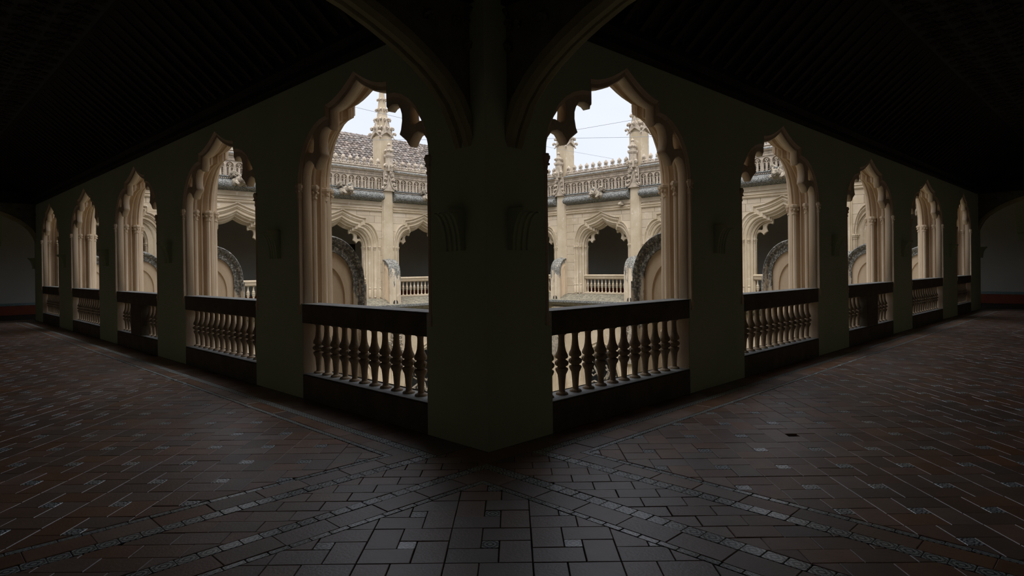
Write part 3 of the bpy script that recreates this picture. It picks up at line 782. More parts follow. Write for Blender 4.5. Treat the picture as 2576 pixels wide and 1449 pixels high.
# ------------------------------------------------------------------ lower storey of the far wings, seen between the balusters
LD = .80
def lower(w):
    f = wmap(w); g = G()
    def lo(p): # pointed hood, half outline
        return [(p*1.42, -6.4), (p*1.42, -4.2), (p*1.40, -3.7), (p*1.32, -3.2), (p*1.15, -2.75), (p*.86, -2.34), (p*.5, -2.08), (p*.2, -1.96), (0, -1.88)]
    H = lo(1.0); cur = .3
    for c, h in WIN[w]:
        pts = full(H)
        g.add([f(cur, LD, -6.5), f(c-1.42, LD, -6.5), f(c-1.42, LD, -.36), f(cur, LD, -.36)], [(0,1,2,3)])
        for (a, b), (c2, d2) in zip(pts[:-1], pts[1:]):
            if abs(c2-a) < 1e-6: continue
            g.add([f(c+a, LD, b), f(c+c2, LD, d2), f(c+c2, LD, -.36), f(c+a, LD, -.36)], [(0,1,2,3)])
        cur = c+1.42
    g.add([f(cur, LD, -6.5), f(20.4, LD, -6.5), f(20.4, LD, -.36), f(cur, LD, -.36)], [(0,1,2,3)])
    part('lower_wall', g, M['stone'], walls[w])
    for c, h in WIN[w]:
        rg = []
        for d, t in ((LD, 1.0), (LD+.06, 1.0), (LD+.06, .96), (LD+.0, .94), (LD, .90), (LD+.03, .88), (LD+.03, .84), (LD-.08, .80), (LD-.08, .77), (LD-.03, .75), (LD-.2, .70), (LD-.4, .68)):
            rg.append([f(c+u*t, d, z-(1-t)*1.15) for u, z in full(H)])
        g = G(); g.rings(rg); part('pointed_arch', g, M['stone'], walls[w])
        g = G(); d = LD-.22
        def tb(pts, r=.045): g.tube([f(c+u, d, z) for u, z in pts], r, 6)
        for sg in (-1, 1):
            tb([(0, -6.4), (0, -4.3), (sg*.10, -3.9), (sg*.34, -3.45), (sg*.62, -3.0)])
            tb([(sg*.5, -6.4), (sg*.5, -4.4)], .035)
            tb([(sg*.02, -4.2), (sg*.2, -3.95), (sg*.5, -3.85), (sg*.8, -4.0), (sg*.96, -4.4)])
            tb([(0, -2.95), (sg*.22, -3.1), (sg*.30, -3.35), (sg*.16, -3.6), (0, -3.75)], .04)
            tb([(sg*.62, -3.0), (sg*.78, -3.2), (sg*.76, -3.5), (sg*.56, -3.62), (sg*.4, -3.5)], .035)
            tb([(sg*.25, -3.9), (sg*.30, -4.15), (sg*.5, -4.3), (sg*.7, -4.15), (sg*.76, -3.95)], .03)
            for (u, z, s_) in ((.18, -3.2, .12), (.55, -3.32, .12), (.42, -3.95, .12), (.66, -3.95, .12), (.82, -3.05, .12), (.3, -2.8, .13)):
                g.curl(f(c+sg*u, d, z), tuple(Vector(f(sg*.8, 0, 0))-Vector(f(0, 0, 0))), (0, 0, -1), s_)
        part('lower_tracery', g, M['beast'], walls[w], smooth=True)  # darker stone puts the shading contrast of the tracery into its colour
    for u in PIL[w]:
        g = G()
        g.prism([(-.36, LD), (-.36, LD+.12), (-.2, LD+.26), (.2, LD+.26), (.36, LD+.12), (.36, LD)], lambda a, d: f(u+a, d, -6.5), lambda a, d: f(u+a, d, -.40))
        for sx in (-1, 1):
            for dd in (.17, .30): g.tube([f(u+sx*dd, LD+.42-dd*.8, -6.4), f(u+sx*dd, LD+.42-dd*.8, -2.9)], .035, 6)
        pp = part('lower_pier', g, M['stone'], walls[w])
        g = G()   # carved canopy and foliage on the lower pier
        rr = random.Random(int(u*100))
        g.prism([(-.30, LD+.2), (-.2, LD+.42), (.2, LD+.42), (.30, LD+.2)], lambda a, d: f(u+a, d, -2.75), lambda a, d: f(u+a*.9, d, -2.2))
        g.rings([[f(u+sx*h, LD+.30+sy*h*.5, z) for sx, sy in ((-1,-1),(1,-1),(1,1),(-1,1))] for z, h in ((-2.2, .22), (-1.7, .13), (-1.0, .04))], True, True)
        for k in range(26):
            z = -2.8+k*.075; sp_ = .30-.20*max(0, (z+2.2)/1.4)
            sx = -1 if k % 2 else 1
            du = Vector(f(sx, .3, 0))-Vector(f(0, 0, 0))
            g.curl(f(u+sx*sp_*rr.uniform(.4, 1), LD+.34, z), tuple(du), (0, 0, 1), rr.uniform(.13, .19))
        part('carved_canopy', g, M['beast'], walls[w], smooth=True)  # shading contrast of the carving put into the same darker stone
        g = G(); g.box(-.22, .22, 0, .03, -.72, -.46)
        for (a, b, c_, d_) in ((-.26, .26, -.46, -.43), (-.26, .26, -.75, -.72), (-.26, -.22, -.72, -.46), (.22, .26, -.72, -.46)): g.box(a, b, 0, .06, c_, d_)
        o = link('frame_panel', new_mesh('frame_panel', g, M['stone']), walls[w], at(w, u, LD+.26, 0), ROT[w])
for w in ('FY', 'FX'): lower(w)
for w in ('NL', 'NR'):
    g = G(); f = wmap(w); g.add([f(.3, LD, -6.5), f(20.4, LD, -6.5), f(20.4, LD, -.36), f(.3, LD, -.36)], [(0,1,2,3)])
    part('lower_wall', g, M['stone'], walls[w])
    g = G()   # plain parapet above the cornice of the near wings
    v = [f(T, T-.1, 4.9), f(20.2, T-.1, 4.9), f(20.2, T+.15, 4.9), f(T, T+.15, 4.9), f(T, T-.1, 5.98), f(20.2, T-.1, 5.98), f(20.2, T+.15, 5.98), f(T, T+.15, 5.98)]
    g.add(v, [(3,2,1,0),(4,5,6,7),(0,1,5,4),(1,2,6,5),(2,3,7,6),(3,0,4,7)])
    part('parapet_block', g, M['stone_grey'], walls[w])
g = G(); g.box(.3, 20.45, .3, 20.45, -6.6, -6.5)
tag(part('ground', g, M['yard']), 'planted courtyard ground far below the galleries', 'ground', kind='structure')

# ------------------------------------------------------------------ roofs
def roof_slab(name, pts, label):
    g = G(); n = len(pts); g.add(list(pts)+[(x, y, z-.15) for x, y, z in pts], [tuple(range(n)), tuple(range(n, 2*n))[::-1]]+[(i, n+i, n+(i+1) % n, (i+1) % n) for i in range(n)])
    return tag(part(name, g, M['roofb']), label, 'roof', kind='structure')
EV, RG, ZV, ZG = 21.15, 24.0, 6.05, 8.17
rf = roof_slab('roof', [(-4.7, EV, ZV), (21.0, EV, ZV), (17.9, RG, ZG), (-4.7, RG+.6, ZG+.12)], 'weathered clay tiled roof behind the far left parapet')
# rows of half-round tiles: nearest 300 as pieces, the rest joined
def tile_mesh(g, P0, ex, ey, ez, wd, ln, jit):
    n = 5; rg = []
    for t, sc in ((0, 1.0), (1, .82)):
        rg.append([P0+ey*(ln*t)+ex*(wd*.5*sc*math.cos(math.pi*j/n))+ez*(wd*.42*sc*math.sin(math.pi*j/n)+.02-.03*t+jit) for j in range(n+1)])
    g.rings([[tuple(p) for p in r] for r in rg]); 
    g.add([tuple(p) for p in rg[0]], [tuple(range(n+1))])
ey = Vector((0, RG-EV, ZG-ZV)).normalized(); ex = Vector((1, 0, 0)); ez = ex.cross(ey)
slope_len = math.hypot(RG-EV, ZG-ZV); rnd = random.Random(5); tl = []
px_ = .205; rl = .24
for i in range(int(25/px_)):
    for j in range(int(slope_len/rl)+1):
        x = -4.5+i*px_; y = j*rl
        xr = 21.0-(y/slope_len)*3.1
        if x > xr-.05 or y > slope_len-.02: continue
        tl.append((x+rnd.uniform(-.014, .014), y+rnd.uniform(-.03, .03), rnd.uniform(-.006, .012)))
tl.sort(key=lambda t: abs(t[0]-13.2)*.9+abs(t[1]-1.4))
gs = G()
for q, (x, y, jt) in enumerate(tl):
    P0 = Vector((x, EV, ZV))+ey*(y-.06)
    g = G() if q < 300 else gs
    tile_mesh(g, P0, ex, ey, ez, .215, rl+.07, jt)
    if q < 300: part('roof_tile', g, M['rooft'], rf)
o = part('roof_tiles', gs, M['rooft'], rf); o['kind'] = 'stuff'
g = G()
for i in range(int(22.4/.32)):
    x = -4.5+i*.32; z = ZG+.02+.12*(17.9-x)/22.6; yy = RG+.6*(17.9-x)/22.6
    g.rings([[(x+t*.36, yy+.10*s_*math.cos(math.pi*j/5), z+.10*s_*math.sin(math.pi*j/5)) for j in range(6)] for t, s_ in ((0, 1.1), (1, .9))])
o = part('ridge_tiles', g, M['rooft'], rf); o['kind'] = 'stuff'
g = G()
for i in range(10):
    t0, t1 = i/10, (i+1.15)/10
    p0 = Vector((17.9, RG, ZG)).lerp(Vector((21.0, EV, ZV)), t0); p1 = Vector((17.9, RG, ZG)).lerp(Vector((21.0, EV, ZV)), min(t1, 1))
    g.tube([p0, p1], [.11, .09], 6)
part('hip_tile_row', g, M['rooft'], rf)
roof_slab('roof_far_right', [(20.95, -4.8, 5.3), (20.95, 21.0, 5.3), (25.4, 21.0, 5.9), (25.4, -4.8, 5.9)], 'low roof hidden behind the far right parapet')
roof_slab('roof_left', [(.45, -4.8, 5.35), (.45, 21.0, 5.35), (-4.8, 25.4, 6.9), (-4.8, -4.8, 6.9)], 'roof over the left gallery')
roof_slab('roof_right', [(-.5, .45, 5.35), (21.0, .45, 5.35), (25.4, -4.8, 6.9), (-4.8, -4.8, 6.9)], 'roof over the right gallery')
# wires strung over the courtyard
for (pts, lab) in (([(1.5,19.5,8.6),(7.2,13.84,6.64),(8.22,12.82,6.28),(10.2,10.85,5.85),(12.2,8.85,5.86),(13.38,7.68,6.13),(19.8,1.3,7.6)], 'upper sagging wire strung across the sky over the courtyard'),
                   ([(1.5,19.5,5.66),(8.8,12.23,5.59),(12.07,8.98,5.58),(19.8,1.3,5.66)], 'level wire strung across the sky over the courtyard'),
                   ([(18.3,18.7,8.0),(19.1,15.9,7.12),(19.9,13.1,6.35)], 'lowest wire sloping down to the far right parapet')):
    g = G(); g.tube(pts, .006, 4)
    tag(part('wire', g, M['iron']), lab, 'wire', 'wires over the courtyard')

# ------------------------------------------------------------------ end walls, back walls, dado
def slab(name, x0, x1, y0, y1, z0, z1, m, label, cat='wall'):
    g = G(); g.box(x0, x1, y0, y1, z0, z1); return tag(part(name, g, m), label, cat, kind='structure')
we = {}
we['l'] = slab('wall_end_left', -GW-.2, END+.2, END, END+.25, -.05, 5.2, M['end_plaster'], 'pale plastered wall with tiled dado closing the left gallery')
we['r'] = slab('wall_end_right', END, END+.25, -GW-.2, END, -.05, 5.2, M['end_plaster'], 'pale plastered wall with red dado closing the right gallery')
slab('wall_back_left', -GW-.25, -GW, -GW-.25, END, -.05, 5.2, M['back_plaster'], 'plastered back wall of the left gallery behind the camera')
slab('wall_back_right', -GW, END, -GW-.25, -GW, -.05, 5.2, M['back_plaster'], 'plastered back wall of the right gallery behind the camera')
def uvbox_row(n, u0, u1, z0, z1, d, mapf, m, name, parent):
    for i in range(n):
        a = u0+(u1-u0)*i/n+.003; b = u0+(u1-u0)*(i+1)/n-.003
        g = G(); v = [mapf(a, d, z0), mapf(b, d, z0), mapf(b, d, z1), mapf(a, d, z1), mapf(a, d+.015, z0+.002), mapf(b, d+.015, z0+.002), mapf(b, d+.015, z1-.002), mapf(a, d+.015, z1-.002)]
        g.add(v, [(3,2,1,0),(4,5,6,7),(0,1,5,4),(1,2,6,5),(2,3,7,6),(3,0,4,7)])
        me = new_mesh(name, g, m, uv=[(0,0),(1,0),(1,1),(0,1)]*6); link(name, me, parent)
for key, mf in (('l', lambda u, d, z: (u, END-d, z)), ('r', lambda u, d, z: (END-d, u, z))):
    g = G(); v = [mf(-GW, 0, 0), mf(END-.05, 0, 0), mf(END-.05, .03, 0), mf(-GW, .03, 0), mf(-GW, 0, .33), mf(END-.05, 0, .33), mf(END-.05, .03, .33), mf(-GW, .03, .33)]
    g.add(v, [(3,2,1,0),(4,5,6,7),(0,1,5,4),(1,2,6,5),(2,3,7,6),(3,0,4,7)])
    part('red_dado', g, M['dado'], we[key])
g = G(); g.box(13.56, 13.95, END-.03, END+.02, 2.42, 2.83); part('dark_opening', g, M['wood'], we['l'])
for key, mf in (('l', lambda u, d, z: (u, END-d, z)), ('r', lambda u, d, z: (END-d, u, z))):
    uvbox_row(18, -GW, 0.1, .335, .43, .012, mf, M['dado_t'], 'dado_tile', we[key])
    uvbox_row(1, .1, END-.05, .335, .43, .012, mf, M['dado_t'], 'dado_band', we[key])

# ------------------------------------------------------------------ ceilings
cl = G()
cl.box(-GW-.2, END+.2, -GW-.2, .6, 5.15, 5.25); cl.box(-GW-.2, .6, .6, END+.2, 5.15, 5.25)
cl.box(20.15, END+.2, .6, END+.2, 5.15, 5.25); cl.box(.6, 20.15, 20.6, END+.2, 5.15, 5.25)
cf = G()
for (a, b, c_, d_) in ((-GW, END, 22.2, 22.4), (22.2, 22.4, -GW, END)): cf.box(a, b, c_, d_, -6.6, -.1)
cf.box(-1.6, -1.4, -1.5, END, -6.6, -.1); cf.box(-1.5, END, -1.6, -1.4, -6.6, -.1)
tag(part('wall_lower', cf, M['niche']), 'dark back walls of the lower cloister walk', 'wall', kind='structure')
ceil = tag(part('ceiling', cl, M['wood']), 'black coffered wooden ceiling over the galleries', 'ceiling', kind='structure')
for w in ('NL', 'NR'):
    f = wmap(w)
    def rb(g, u0, u1, prof): g.prism(prof, lambda d, z: f(u0, d, z), lambda d, z: f(u1, d, z))
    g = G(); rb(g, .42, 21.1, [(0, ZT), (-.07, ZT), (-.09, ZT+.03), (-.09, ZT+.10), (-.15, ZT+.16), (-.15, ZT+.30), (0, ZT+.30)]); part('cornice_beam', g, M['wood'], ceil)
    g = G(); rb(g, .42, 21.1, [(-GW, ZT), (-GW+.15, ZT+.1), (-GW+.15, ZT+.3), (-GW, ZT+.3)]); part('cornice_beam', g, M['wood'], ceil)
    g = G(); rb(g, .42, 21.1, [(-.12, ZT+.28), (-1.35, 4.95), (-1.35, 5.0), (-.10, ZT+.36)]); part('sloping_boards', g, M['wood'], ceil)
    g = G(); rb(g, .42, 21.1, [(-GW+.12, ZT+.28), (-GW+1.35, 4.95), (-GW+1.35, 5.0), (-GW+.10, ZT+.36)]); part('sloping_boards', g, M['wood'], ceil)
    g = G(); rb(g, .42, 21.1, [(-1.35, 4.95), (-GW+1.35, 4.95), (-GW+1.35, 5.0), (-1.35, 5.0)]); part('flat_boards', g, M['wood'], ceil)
    for i in range(69):      # rafters up each slope
        u = .5+i*.3
        for side in (0, 1):
            e = (lambda d: d) if side == 0 else (lambda d: -GW-d)
            g = G()
            q = [(e(-.14), ZT+.29), (e(-1.33), 4.945), (e(-1.30), 4.90), (e(-.16), ZT+.22)]
            g.prism(q, lambda d, z: f(u, d, z), lambda d, z: f(u+.07, d, z))
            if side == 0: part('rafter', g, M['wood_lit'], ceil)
    # star lattice strips nailed to the boards
    g = G(); ds, zs = Vector((-.14, ZT+.27)), Vector((-1.33, 4.93))
    def sl(t): p = ds.lerp(zs, t); return p.x, p.y-.02
    for i in range(46):
        u = .6+i*.45
        for (a, b) in (((0, .02), (.16, .12)), ((.16, .12), (.06, .24)), ((.06, .24), (.22, .34)), ((.45, .02), (.29, .12)), ((.29, .12), (.39, .24)), ((.39, .24), (.23, .34))):
            d0, z0 = sl(a[1]); d1, z1 = sl(b[1])
            g.tube([f(u+a[0], d0, z0), f(u+b[0], d1, z1)], .012, 4)
        for r_ in range(5):
            c = Vector((u, -1.6-r_*.42)); rad = .20
            for k in range(8):
                a0 = k*math.pi/4+.39; a1 = a0+math.pi/4*3
                g.tube([f(c.x+rad*math.cos(a0), c.y+rad*math.sin(a0), 4.93), f(c.x+rad*math.cos(a1), c.y+rad*math.sin(a1), 4.93)], .010, 4)
    o = part('lattice', g, M['wood_lit'], ceil); o['kind'] = 'stuff'

# ------------------------------------------------------------------ transverse arches
IA = [(0, 2.52), (-.05, 2.66), (-.16, 2.86), (-.29, 3.0), (-.45, 3.12), (-.64, 3.23), (-.86, 3.33), (-1.1, 3.42), (-1.5, 3.52), (-1.9, 3.575), (-GW/2, 3.59)]
IAF = IA+[(-GW-x, z) for x, z in IA[::-1][1:]]
def trans_arch(kind, off, label, group):
    """slab across a gallery, local (x = across, y = along the gallery)"""
    r = root('transverse_arch', label, 'arch', (0, 0, 0), 0, group)
    y0, y1 = off
    mp = (lambda x, y, z: (x, y, z)) if kind == 'L' else (lambda x, y, z: (y, x, z))
    n = len(IAF); top = ZT+.02
    def off_c(e):
        out = []
        for i, (x, z) in enumerate(IAF):
            a = Vector(IAF[max(i-1, 0)]); b = Vector(IAF[min(i+1, n-1)]); t = (b-a).normalized(); nn = Vector((t.y, -t.x))
            if nn.y < 0: nn = -nn
            out.append((x+nn.x*e, min(z+nn.y*e, top)))
        return out
    # moulded rib
    sec = [(.0, y0+.03), (-.012, y0+.045), (-.012, y0+.10), (.012, y0+.115), (.012, (y0+y1)/2-.006), (.035, (y0+y1)/2), (.012, (y0+y1)/2+.006), (.012, y1-.115), (-.012, y1-.10), (-.012, y1-.045), (0, y1-.03), (.02, y1), (.09, y1), (.10, y1-.02), (.10, y0+.02), (.09, y0), (.02, y0)]
    g = G(); rg = [[] for _ in range(n)]
    for e, y in sec:
        for i, (x, z) in enumerate(off_c(e)): rg[i].append(mp(x, y, z))
    g.rings(rg, True, True); part('rib', g, M['archstone'], r)
    # spandrel slab above the rib
    ex_ = off_c(.08); g = G()
    for (a, b), (c, d) in zip(ex_[:-1], ex_[1:]):
        if top-min(b, d) < .004: continue
        g.prism([(a, b), (c, d), (c, top), (a, top)], lambda x, z: mp(x, y0+.03, z), lambda x, z: mp(x, y1-.03, z))
    part('spandrel', g, M['relief'], r)
    g = G(); rr = random.Random(3)
    for i in range(90):   # carved foliage
        x = -rr.uniform(.02, 1.5); zi = next((z for (xx, z) in IA if xx <= x), 3.5)+.14
        z = rr.uniform(2.75, top-.05)
        if z < zi: continue
        s_ = rr.uniform(.05, .09); a = rr.uniform(0, 6.28)
        g.curl(mp(x, y0+.02, z), tuple(Vector(mp(math.cos(a), 0, math.sin(a)))), tuple(Vector(mp(-math.sin(a), -.3, math.cos(a)))), s_, 4)
    o = part('carved_foliage', g, M['relief'], r); o['kind'] = 'stuff'
    g = G(); g.prism([(.02, top), (-GW-.02, top), (-GW-.02, top+.35), (.02, top+.35)], lambda x, z: mp(x, y0-.03, z), lambda x, z: mp(x, y1+.03, z)); part('tie_beam', g, M['wood'], r)
    g = G(); g.prism([(.0, top+.3), (-GW, top+.3), (-GW, 5.12), (.0, 5.12)], lambda x, z: mp(x, y0+.06, z), lambda x, z: mp(x, y1-.06, z)); part('dark_filler_panel', g, M['wood'], r)  # added dark sheet in place of the black ceiling end above the beam
trans_arch('L', (.144, .40), 'carved stone arch springing left from the corner pier across the left gallery', 'arches across the galleries')
trans_arch('R', (.228, .46), 'carved stone arch springing right from the corner pier across the right gallery', 'arches across the galleries')
trans_arch('L', (21.1, 21.36), 'distant stone arch crossing the far end of the left gallery', 'arches across the galleries')
trans_arch('R', (21.4, 21.68), 'distant stone arch crossing the far end of the right gallery', 'arches across the galleries')
# respond walls where the near arcades meet the far galleries
for w, u0 in (('NL', 21.0), ('NR', 21.3)):
    pass

# ------------------------------------------------------------------ wall brackets
def bracket_mesh():
    prof = [(0, 2.0), (.175, 2.0), (.175, 1.975)]+[(.165-.115*math.sin(t*math.pi/2/7), 1.965-.315*(1-math.cos(t*math.pi/2/7))) for t in range(8)]+[(.05, 1.65), (0, 1.65)]
    g = G(); g.prism(prof, lambda d, z: (-.11, -d, z), lambda d, z: (.11, -d, z))
    body = new_mesh('wall_bracket', g, M['plaster'])
    g = G()
    for x in (-.085, -.02, .045):
        rg = []
        for t in range(9):
            d = .168-.118*math.sin(t*math.pi/2/8); z = 1.97-.315*(1-math.cos(t*math.pi/2/8))
            rg.append([(x, -d+.01, z+.005), (x+.008, -d-.016, z-.012), (x+.030, -d-.016, z-.012), (x+.038, -d+.01, z+.005)])
        g.rings(rg, True, True)
    return body, new_mesh('rib_moulding', g, M['plaster'])
BR, BRR = bracket_mesh()
def pier_mids(w):
    W_ = WIN[w]; return [(W_[i][0]+W_[i][1]+W_[i+1][0]-W_[i+1][1])/2 for i in range(4)]
for w, nm, off in (('NL', 'left', .375), ('NR', 'right', .365)):
    us = [off]+pier_mids(w)
    for k, u in enumerate(us):
        o = link('wall_bracket', BR, None, at(w, u), ROT[w])
        tag(o, 'curved stone wall bracket, %s gallery, %s' % (nm, ['on the corner pier', 'between the first and second windows', 'between the second and third windows', 'between the third and fourth windows', 'between the fourth and farthest windows'][k]), 'bracket', 'wall brackets on the piers')
        link('rib_moulding', BRR, o)
for (x, y, rz, nm) in ((-.0, 21.40, -math.pi/2, 'left'), (21.7, 0, 0, 'right')):
    o = link('wall_bracket', BR, None, (x, y, 0), rz); tag(o, 'pale wall bracket on the last pier at the end of the %s gallery' % nm, 'bracket', 'wall brackets on the piers'); link('rib_moulding', BRR, o)
# corbels high on the end walls carrying the farther arches
for (x, y, rz, nm) in ((-.6, END, 0, 'left'), (END, -.7, -math.pi/2, 'right')):
    g = G(); g.prism([(0, 3.7), (.45, 3.7), (.42, 3.3), (.30, 2.95), (.12, 2.65), (0, 2.5)], lambda d, z: (-.16, -d, z), lambda d, z: (.16, -d, z))
    g.prism([(0, 2.55), (.10, 2.5), (.06, 2.3), (0, 2.25)], lambda d, z: (-.12, -d, z), lambda d, z: (.12, -d, z))
    o = link('arch_springer', new_mesh('arch_springer', g, M['plaster']), None, (x, y, 0), rz); tag(o, 'shadowed arch springer on the end wall of the %s gallery' % nm, 'springer')

# ------------------------------------------------------------------ floor
fg = G()
fg.box(-GW-.1, END+.1, -GW-.1, .35, -.08, -.022); fg.box(-GW-.1, .35, .35, END+.1, -.08, -.022)
fg.box(20.4, END+.1, .35, END+.1, -.08, -.002); fg.box(.35, 20.4, 20.4, END+.1, -.08, -.002)
fg.box(-GW-.1, 0.35, 21.9, END+.1, -.03, -.004); fg.box(21.9, END+.1, -GW-.1, .35, -.03, -.004)
floor = tag(part('floor', fg, M['mortar']), 'dark terracotta gallery floor inlaid with small painted tiles', 'floor', kind='structure')
CAMP = Vector((-3.48, -3.79))
pieces = {'terracotta_tile': [], 'inset_tile': [], 'border_tile': [], 'edge_tile': []}
def clip(poly, rect):
    x0, x1, y0, y1 = rect
    for (ax, lim, sg) in ((0, x0, 1), (0, x1, -1), (1, y0, 1), (1, y1, -1)):
        out = []
        for i in range(len(poly)):
            p, q = poly[i], poly[(i+1) % len(poly)]
            dp, dq = (p[ax]-lim)*sg, (q[ax]-lim)*sg
            if dp >= 0: out.append(p)
            if dp*dq < 0:
                t = dp/(dp-dq); out.append(tuple(p[k]+(q[k]-p[k])*t for k in range(len(p))))
        poly = out
        if len(poly) < 3: return None
    ar = abs(sum(poly[i][0]*poly[(i+1) % len(poly)][1]-poly[(i+1) % len(poly)][0]*poly[i][1] for i in range(len(poly))))/2
    return poly if ar > .0007 else None
frnd = random.Random(21)
def emit(kind, poly):
    """poly: (x, y, u, v) points"""
    if not poly: return
    cx = sum(p[0] for p in poly)/len(poly); cy = sum(p[1] for p in poly)/len(poly)
    d = Vector((cx, cy))-CAMP
    fx = d.x*.7071+d.y*.7071
    if fx < .5: return
    side = abs(d.x*.7071-d.y*.7071)/fx
    vis = side < .9 and fx > 2.6
    pieces[kind].append(((0 if vis else 100)+d.length, poly, (cx, cy), frnd.uniform(-.0022, .0008), frnd.uniform(-.006, .006), frnd.uniform(-.006, .006)))
e1 = Vector((.7071, -.7071)); e2 = Vector((.7071, .7071))   # across the view, and into depth
PX, PZ, TA, TB = .452, .432, .265, .17
def field(rect, org):
    x0, x1, y0, y1 = rect; a1 = TA/(TA+TB); b1 = TB/(TA+TB)
    cells = []
    cs = [(x0, y0), (x1, y0), (x0, y1), (x1, y1)]
    ii = [((Vector(c)-Vector(org)).dot(e1))/PX for c in cs]; jj = [((Vector(c)-Vector(org)).dot(e2))/PZ for c in cs]
    for i in range(int(min(ii))-2, int(max(ii))+3):
        for j in range(int(min(jj))-2, int(max(jj))+3):
            c0 = Vector(org)+e1*(i-.5)*PX+e2*(j-.5)*PZ   # cell corner: left, near
            if not (x0-.8 < c0.x < x1+.8 and y0-.8 < c0.y < y1+.8): continue
            def q(s0, s1, t0, t1): # s across, t from the far edge towards the viewer
                pts = []
                for (s, t, u, v) in ((s0, 1-t1, 0, 0), (s1, 1-t1, 1, 0), (s1, 1-t0, 1, 1), (s0, 1-t0, 0, 1)):
                    p = c0+e1*s*PX+e2*t*PZ; pts.append((p.x, p.y, u, v))
                return pts
            emit('terracotta_tile', clip(q(0, b1, 0, a1), rect))
            emit('terracotta_tile', clip(q(b1, 1, 0, b1), rect))
            emit('terracotta_tile', clip(q(a1, 1, b1, 1), rect))
            emit('terracotta_tile', clip(q(0, a1, a1, 1), rect))
            emit('inset_tile', clip(q(b1, a1, b1, a1), rect))
field((-GW, -.64, .56, 20.7), (-2.109, 1.848))
field((.56, 20.7, -GW, -.60), (1.888, -2.516))
field((-GW, -.535, -GW, -.515), (-1.476, -.942))
def strip(kind, rect, along, n):
    x0, x1, y0, y1 = rect
    for i in range(n):
        t0, t1 = i/n, (i+1)/n
        if along == 'x': p = [(x0+(x1-x0)*t0, y0, 0, 0), (x0+(x1-x0)*t1, y0, 1, 0), (x0+(x1-x0)*t1, y1, 1, 1), (x0+(x1-x0)*t0, y1, 0, 1)]
        else: p = [(x0, y0+(y1-y0)*t0, 0, 0), (x1, y0+(y1-y0)*t0, 0, 1), (x1, y0+(y1-y0)*t1, 1, 1), (x0, y0+(y1-y0)*t1, 1, 0)]
        emit(kind, p)
BT, ET = 'border_tile', 'edge_tile'
# left gallery: along the wall
strip('terracotta_tile', (-.34, 0, .23, 20.7), 'y', 70)
strip(BT, (-.435, -.34, .33, 20.7), 'y', 190)
strip('terracotta_tile', (-.585, -.435, .33, 20.7), 'y', 60)
strip(ET, (-.635, -.585, .50, 20.7), 'y', 170)
# left gallery: across, beyond the arch
strip(ET, (-GW, -.585, .505, .555), 'x', 34)
strip('terracotta_tile', (-GW, -.435, .325, .505), 'x', 13)
strip(BT, (-GW, -.34, .23, .325), 'x', 38)
# strip under the arch
def bond(rect, along, w_, l_):
    x0, x1, y0, y1 = rect
    c0 = Vector(((x0+x1)/2, (y0+y1)/2)); n = int(math.hypot(x1-x0, y1-y0)/min(w_, l_))+3
    for i in range(-n, n):
        for j in range(-n, n):
            s0 = i*l_+(j % 2)*l_*.5; t0 = j*w_; pts = []
            for (s, t, u, v) in ((s0, t0, 0, 0), (s0+l_, t0, 1, 0), (s0+l_, t0+w_, 1, 1), (s0, t0+w_, 0, 1)):
                p = c0+e1*s+e2*t; pts.append((p.x, p.y, u, v))
            emit('terracotta_tile', clip(pts, rect))
bond((-GW, -.20, -.20, .23), 'x', .155, .27)
strip(BT, (-GW, -.30, -.285, -.20), 'x', 38)
strip('terracotta_tile', (-GW, -.30, -.465, -.285), 'x', 13)
strip(ET, (-GW, -.49, -.515, -.465), 'x', 34)
# right gallery
strip('terracotta_tile', (.25, 20.7, -.245, 0), 'x', 70)
strip(BT, (.35, 20.7, -.33, -.245), 'x', 190)
strip('terracotta_tile', (.35, 20.7, -.545, -.33), 'x', 60)
strip(ET, (.50, 20.7, -.597, -.545), 'x', 170)
strip(ET, (.505, .555, -GW, -.545), 'y', 34)
strip('terracotta_tile', (.345, .505, -GW, -.33), 'y', 13)
strip(BT, (.25, .345, -GW, -.245), 'y', 38)
bond((-.20, .25, -GW, -.20), 'y', .155, .27)
strip(BT, (-.30, -.20, -GW, -.20), 'y', 38)
strip('terracotta_tile', (-.485, -.30, -GW, -.30), 'y', 13)
strip(ET, (-.535, -.485, -GW, -.465), 'y', 34)
emit('terracotta_tile', [(-.2, -.2, 0, 0), (0.25, -.2, 1, 0), (.25, 0, 1, 1), (-.2, 0, 0, 1)])
emit('terracotta_tile', [(-.34, 0, 0, 0), (0, 0, 1, 0), (0, .23, 1, 1), (-.2, .23, 0, 1)])
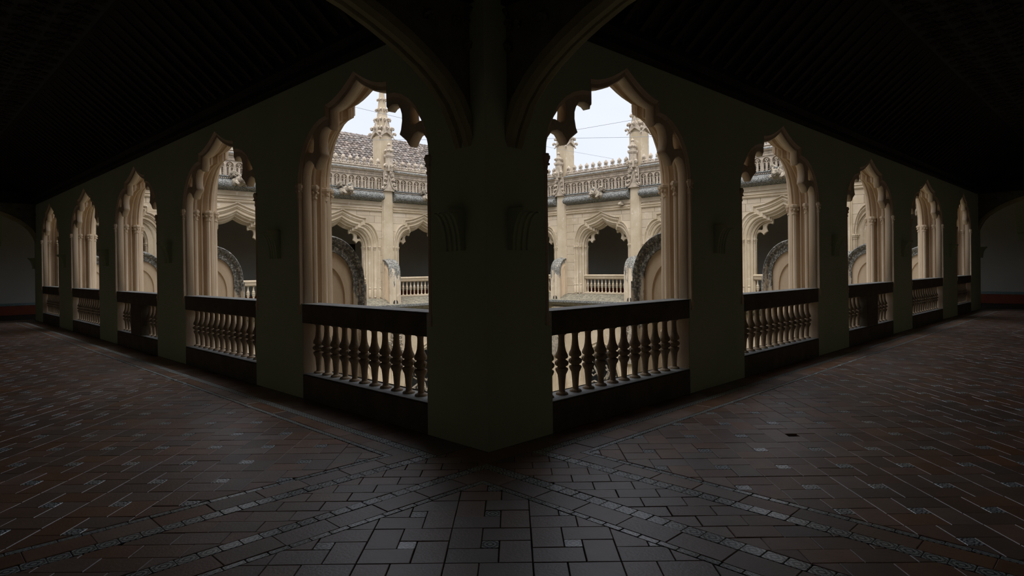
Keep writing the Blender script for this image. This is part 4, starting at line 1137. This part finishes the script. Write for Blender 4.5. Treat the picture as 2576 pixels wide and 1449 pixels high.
# far ends of both galleries
strip(BT, (-GW, 0, 20.7, 20.8), 'x', 30); strip(BT, (20.7, 20.8, -GW, 0), 'y', 30)
bond((-GW, 0, 20.8, 21.9), 'x', .17, .30); bond((20.8, 21.9, -GW, 0), 'y', .17, .30)
def tile_geo(g, uv, poly, dz, tx, ty, th=.022):
    gap = frnd.uniform(.0006, .0030)
    n = len(poly); cx = sum(p[0] for p in poly)/n; cy = sum(p[1] for p in poly)/n
    ar = sum(poly[i][0]*poly[(i+1) % n][1]-poly[(i+1) % n][0]*poly[i][1] for i in range(n))
    if ar < 0: poly = poly[::-1]
    def ins(e):
        out = []
        for i in range(n):
            p0 = Vector(poly[i-1][:2]); p = Vector(poly[i][:2]); p1 = Vector(poly[(i+1) % n][:2])
            d0 = (p-p0); d1 = (p1-p)
            if d0.length < 1e-6 or d1.length < 1e-6: out.append(p); continue
            d0.normalize(); d1.normalize(); n0 = Vector((-d0.y, d0.x)); n1 = Vector((-d1.y, d1.x))
            b = n0+n1; k = b.dot(n0)
            if abs(k) < .2: k = .2
            out.append(p+b*(e/k))
        return out
    a, b = ins(gap), ins(gap+.003)
    h = lambda p: dz+tx*(p.x-cx)+ty*(p.y-cy)
    o = len(g.v)
    g.v += [(p.x, p.y, -th) for p in a]+[(p.x, p.y, h(p)-.0035) for p in a]+[(p.x, p.y, h(p)) for p in b]
    for i in range(n):
        j = (i+1) % n
        g.f.append((o+i, o+j, o+n+j, o+n+i)); uv += [(0, 0)]*4
        g.f.append((o+n+i, o+n+j, o+2*n+j, o+2*n+i)); uv += [poly[i][2:], poly[j][2:], poly[j][2:], poly[i][2:]]
    g.f.append(tuple(o+2*n+i for i in range(n))); uv += [poly[i][2:] for i in range(n)]
TM = {'terracotta_tile': M['terra'], 'inset_tile': M['inset'], 'border_tile': M['border'], 'edge_tile': M['border']}
MISSING = (2.17, -1.565)
for kind, lst in pieces.items():
    lst.sort(key=lambda t: t[0]); gs = G(); us = []
    for q, (dd, poly, c, dz, tx, ty) in enumerate(lst):
        if kind == 'inset_tile' and math.hypot(c[0]-MISSING[0], c[1]-MISSING[1]) < .2: continue   # one inset is lost
        if q < 300:
            g = G(); uv = []
            tile_geo(g, uv, poly, dz, tx, ty); link(kind, new_mesh(kind, g, TM[kind], uv=uv), floor)
        else: tile_geo(gs, us, poly, dz, tx, ty)
    if gs.f:
        o = link(kind+'s', new_mesh(kind+'s', gs, TM[kind], uv=us), floor); o['kind'] = 'stuff'
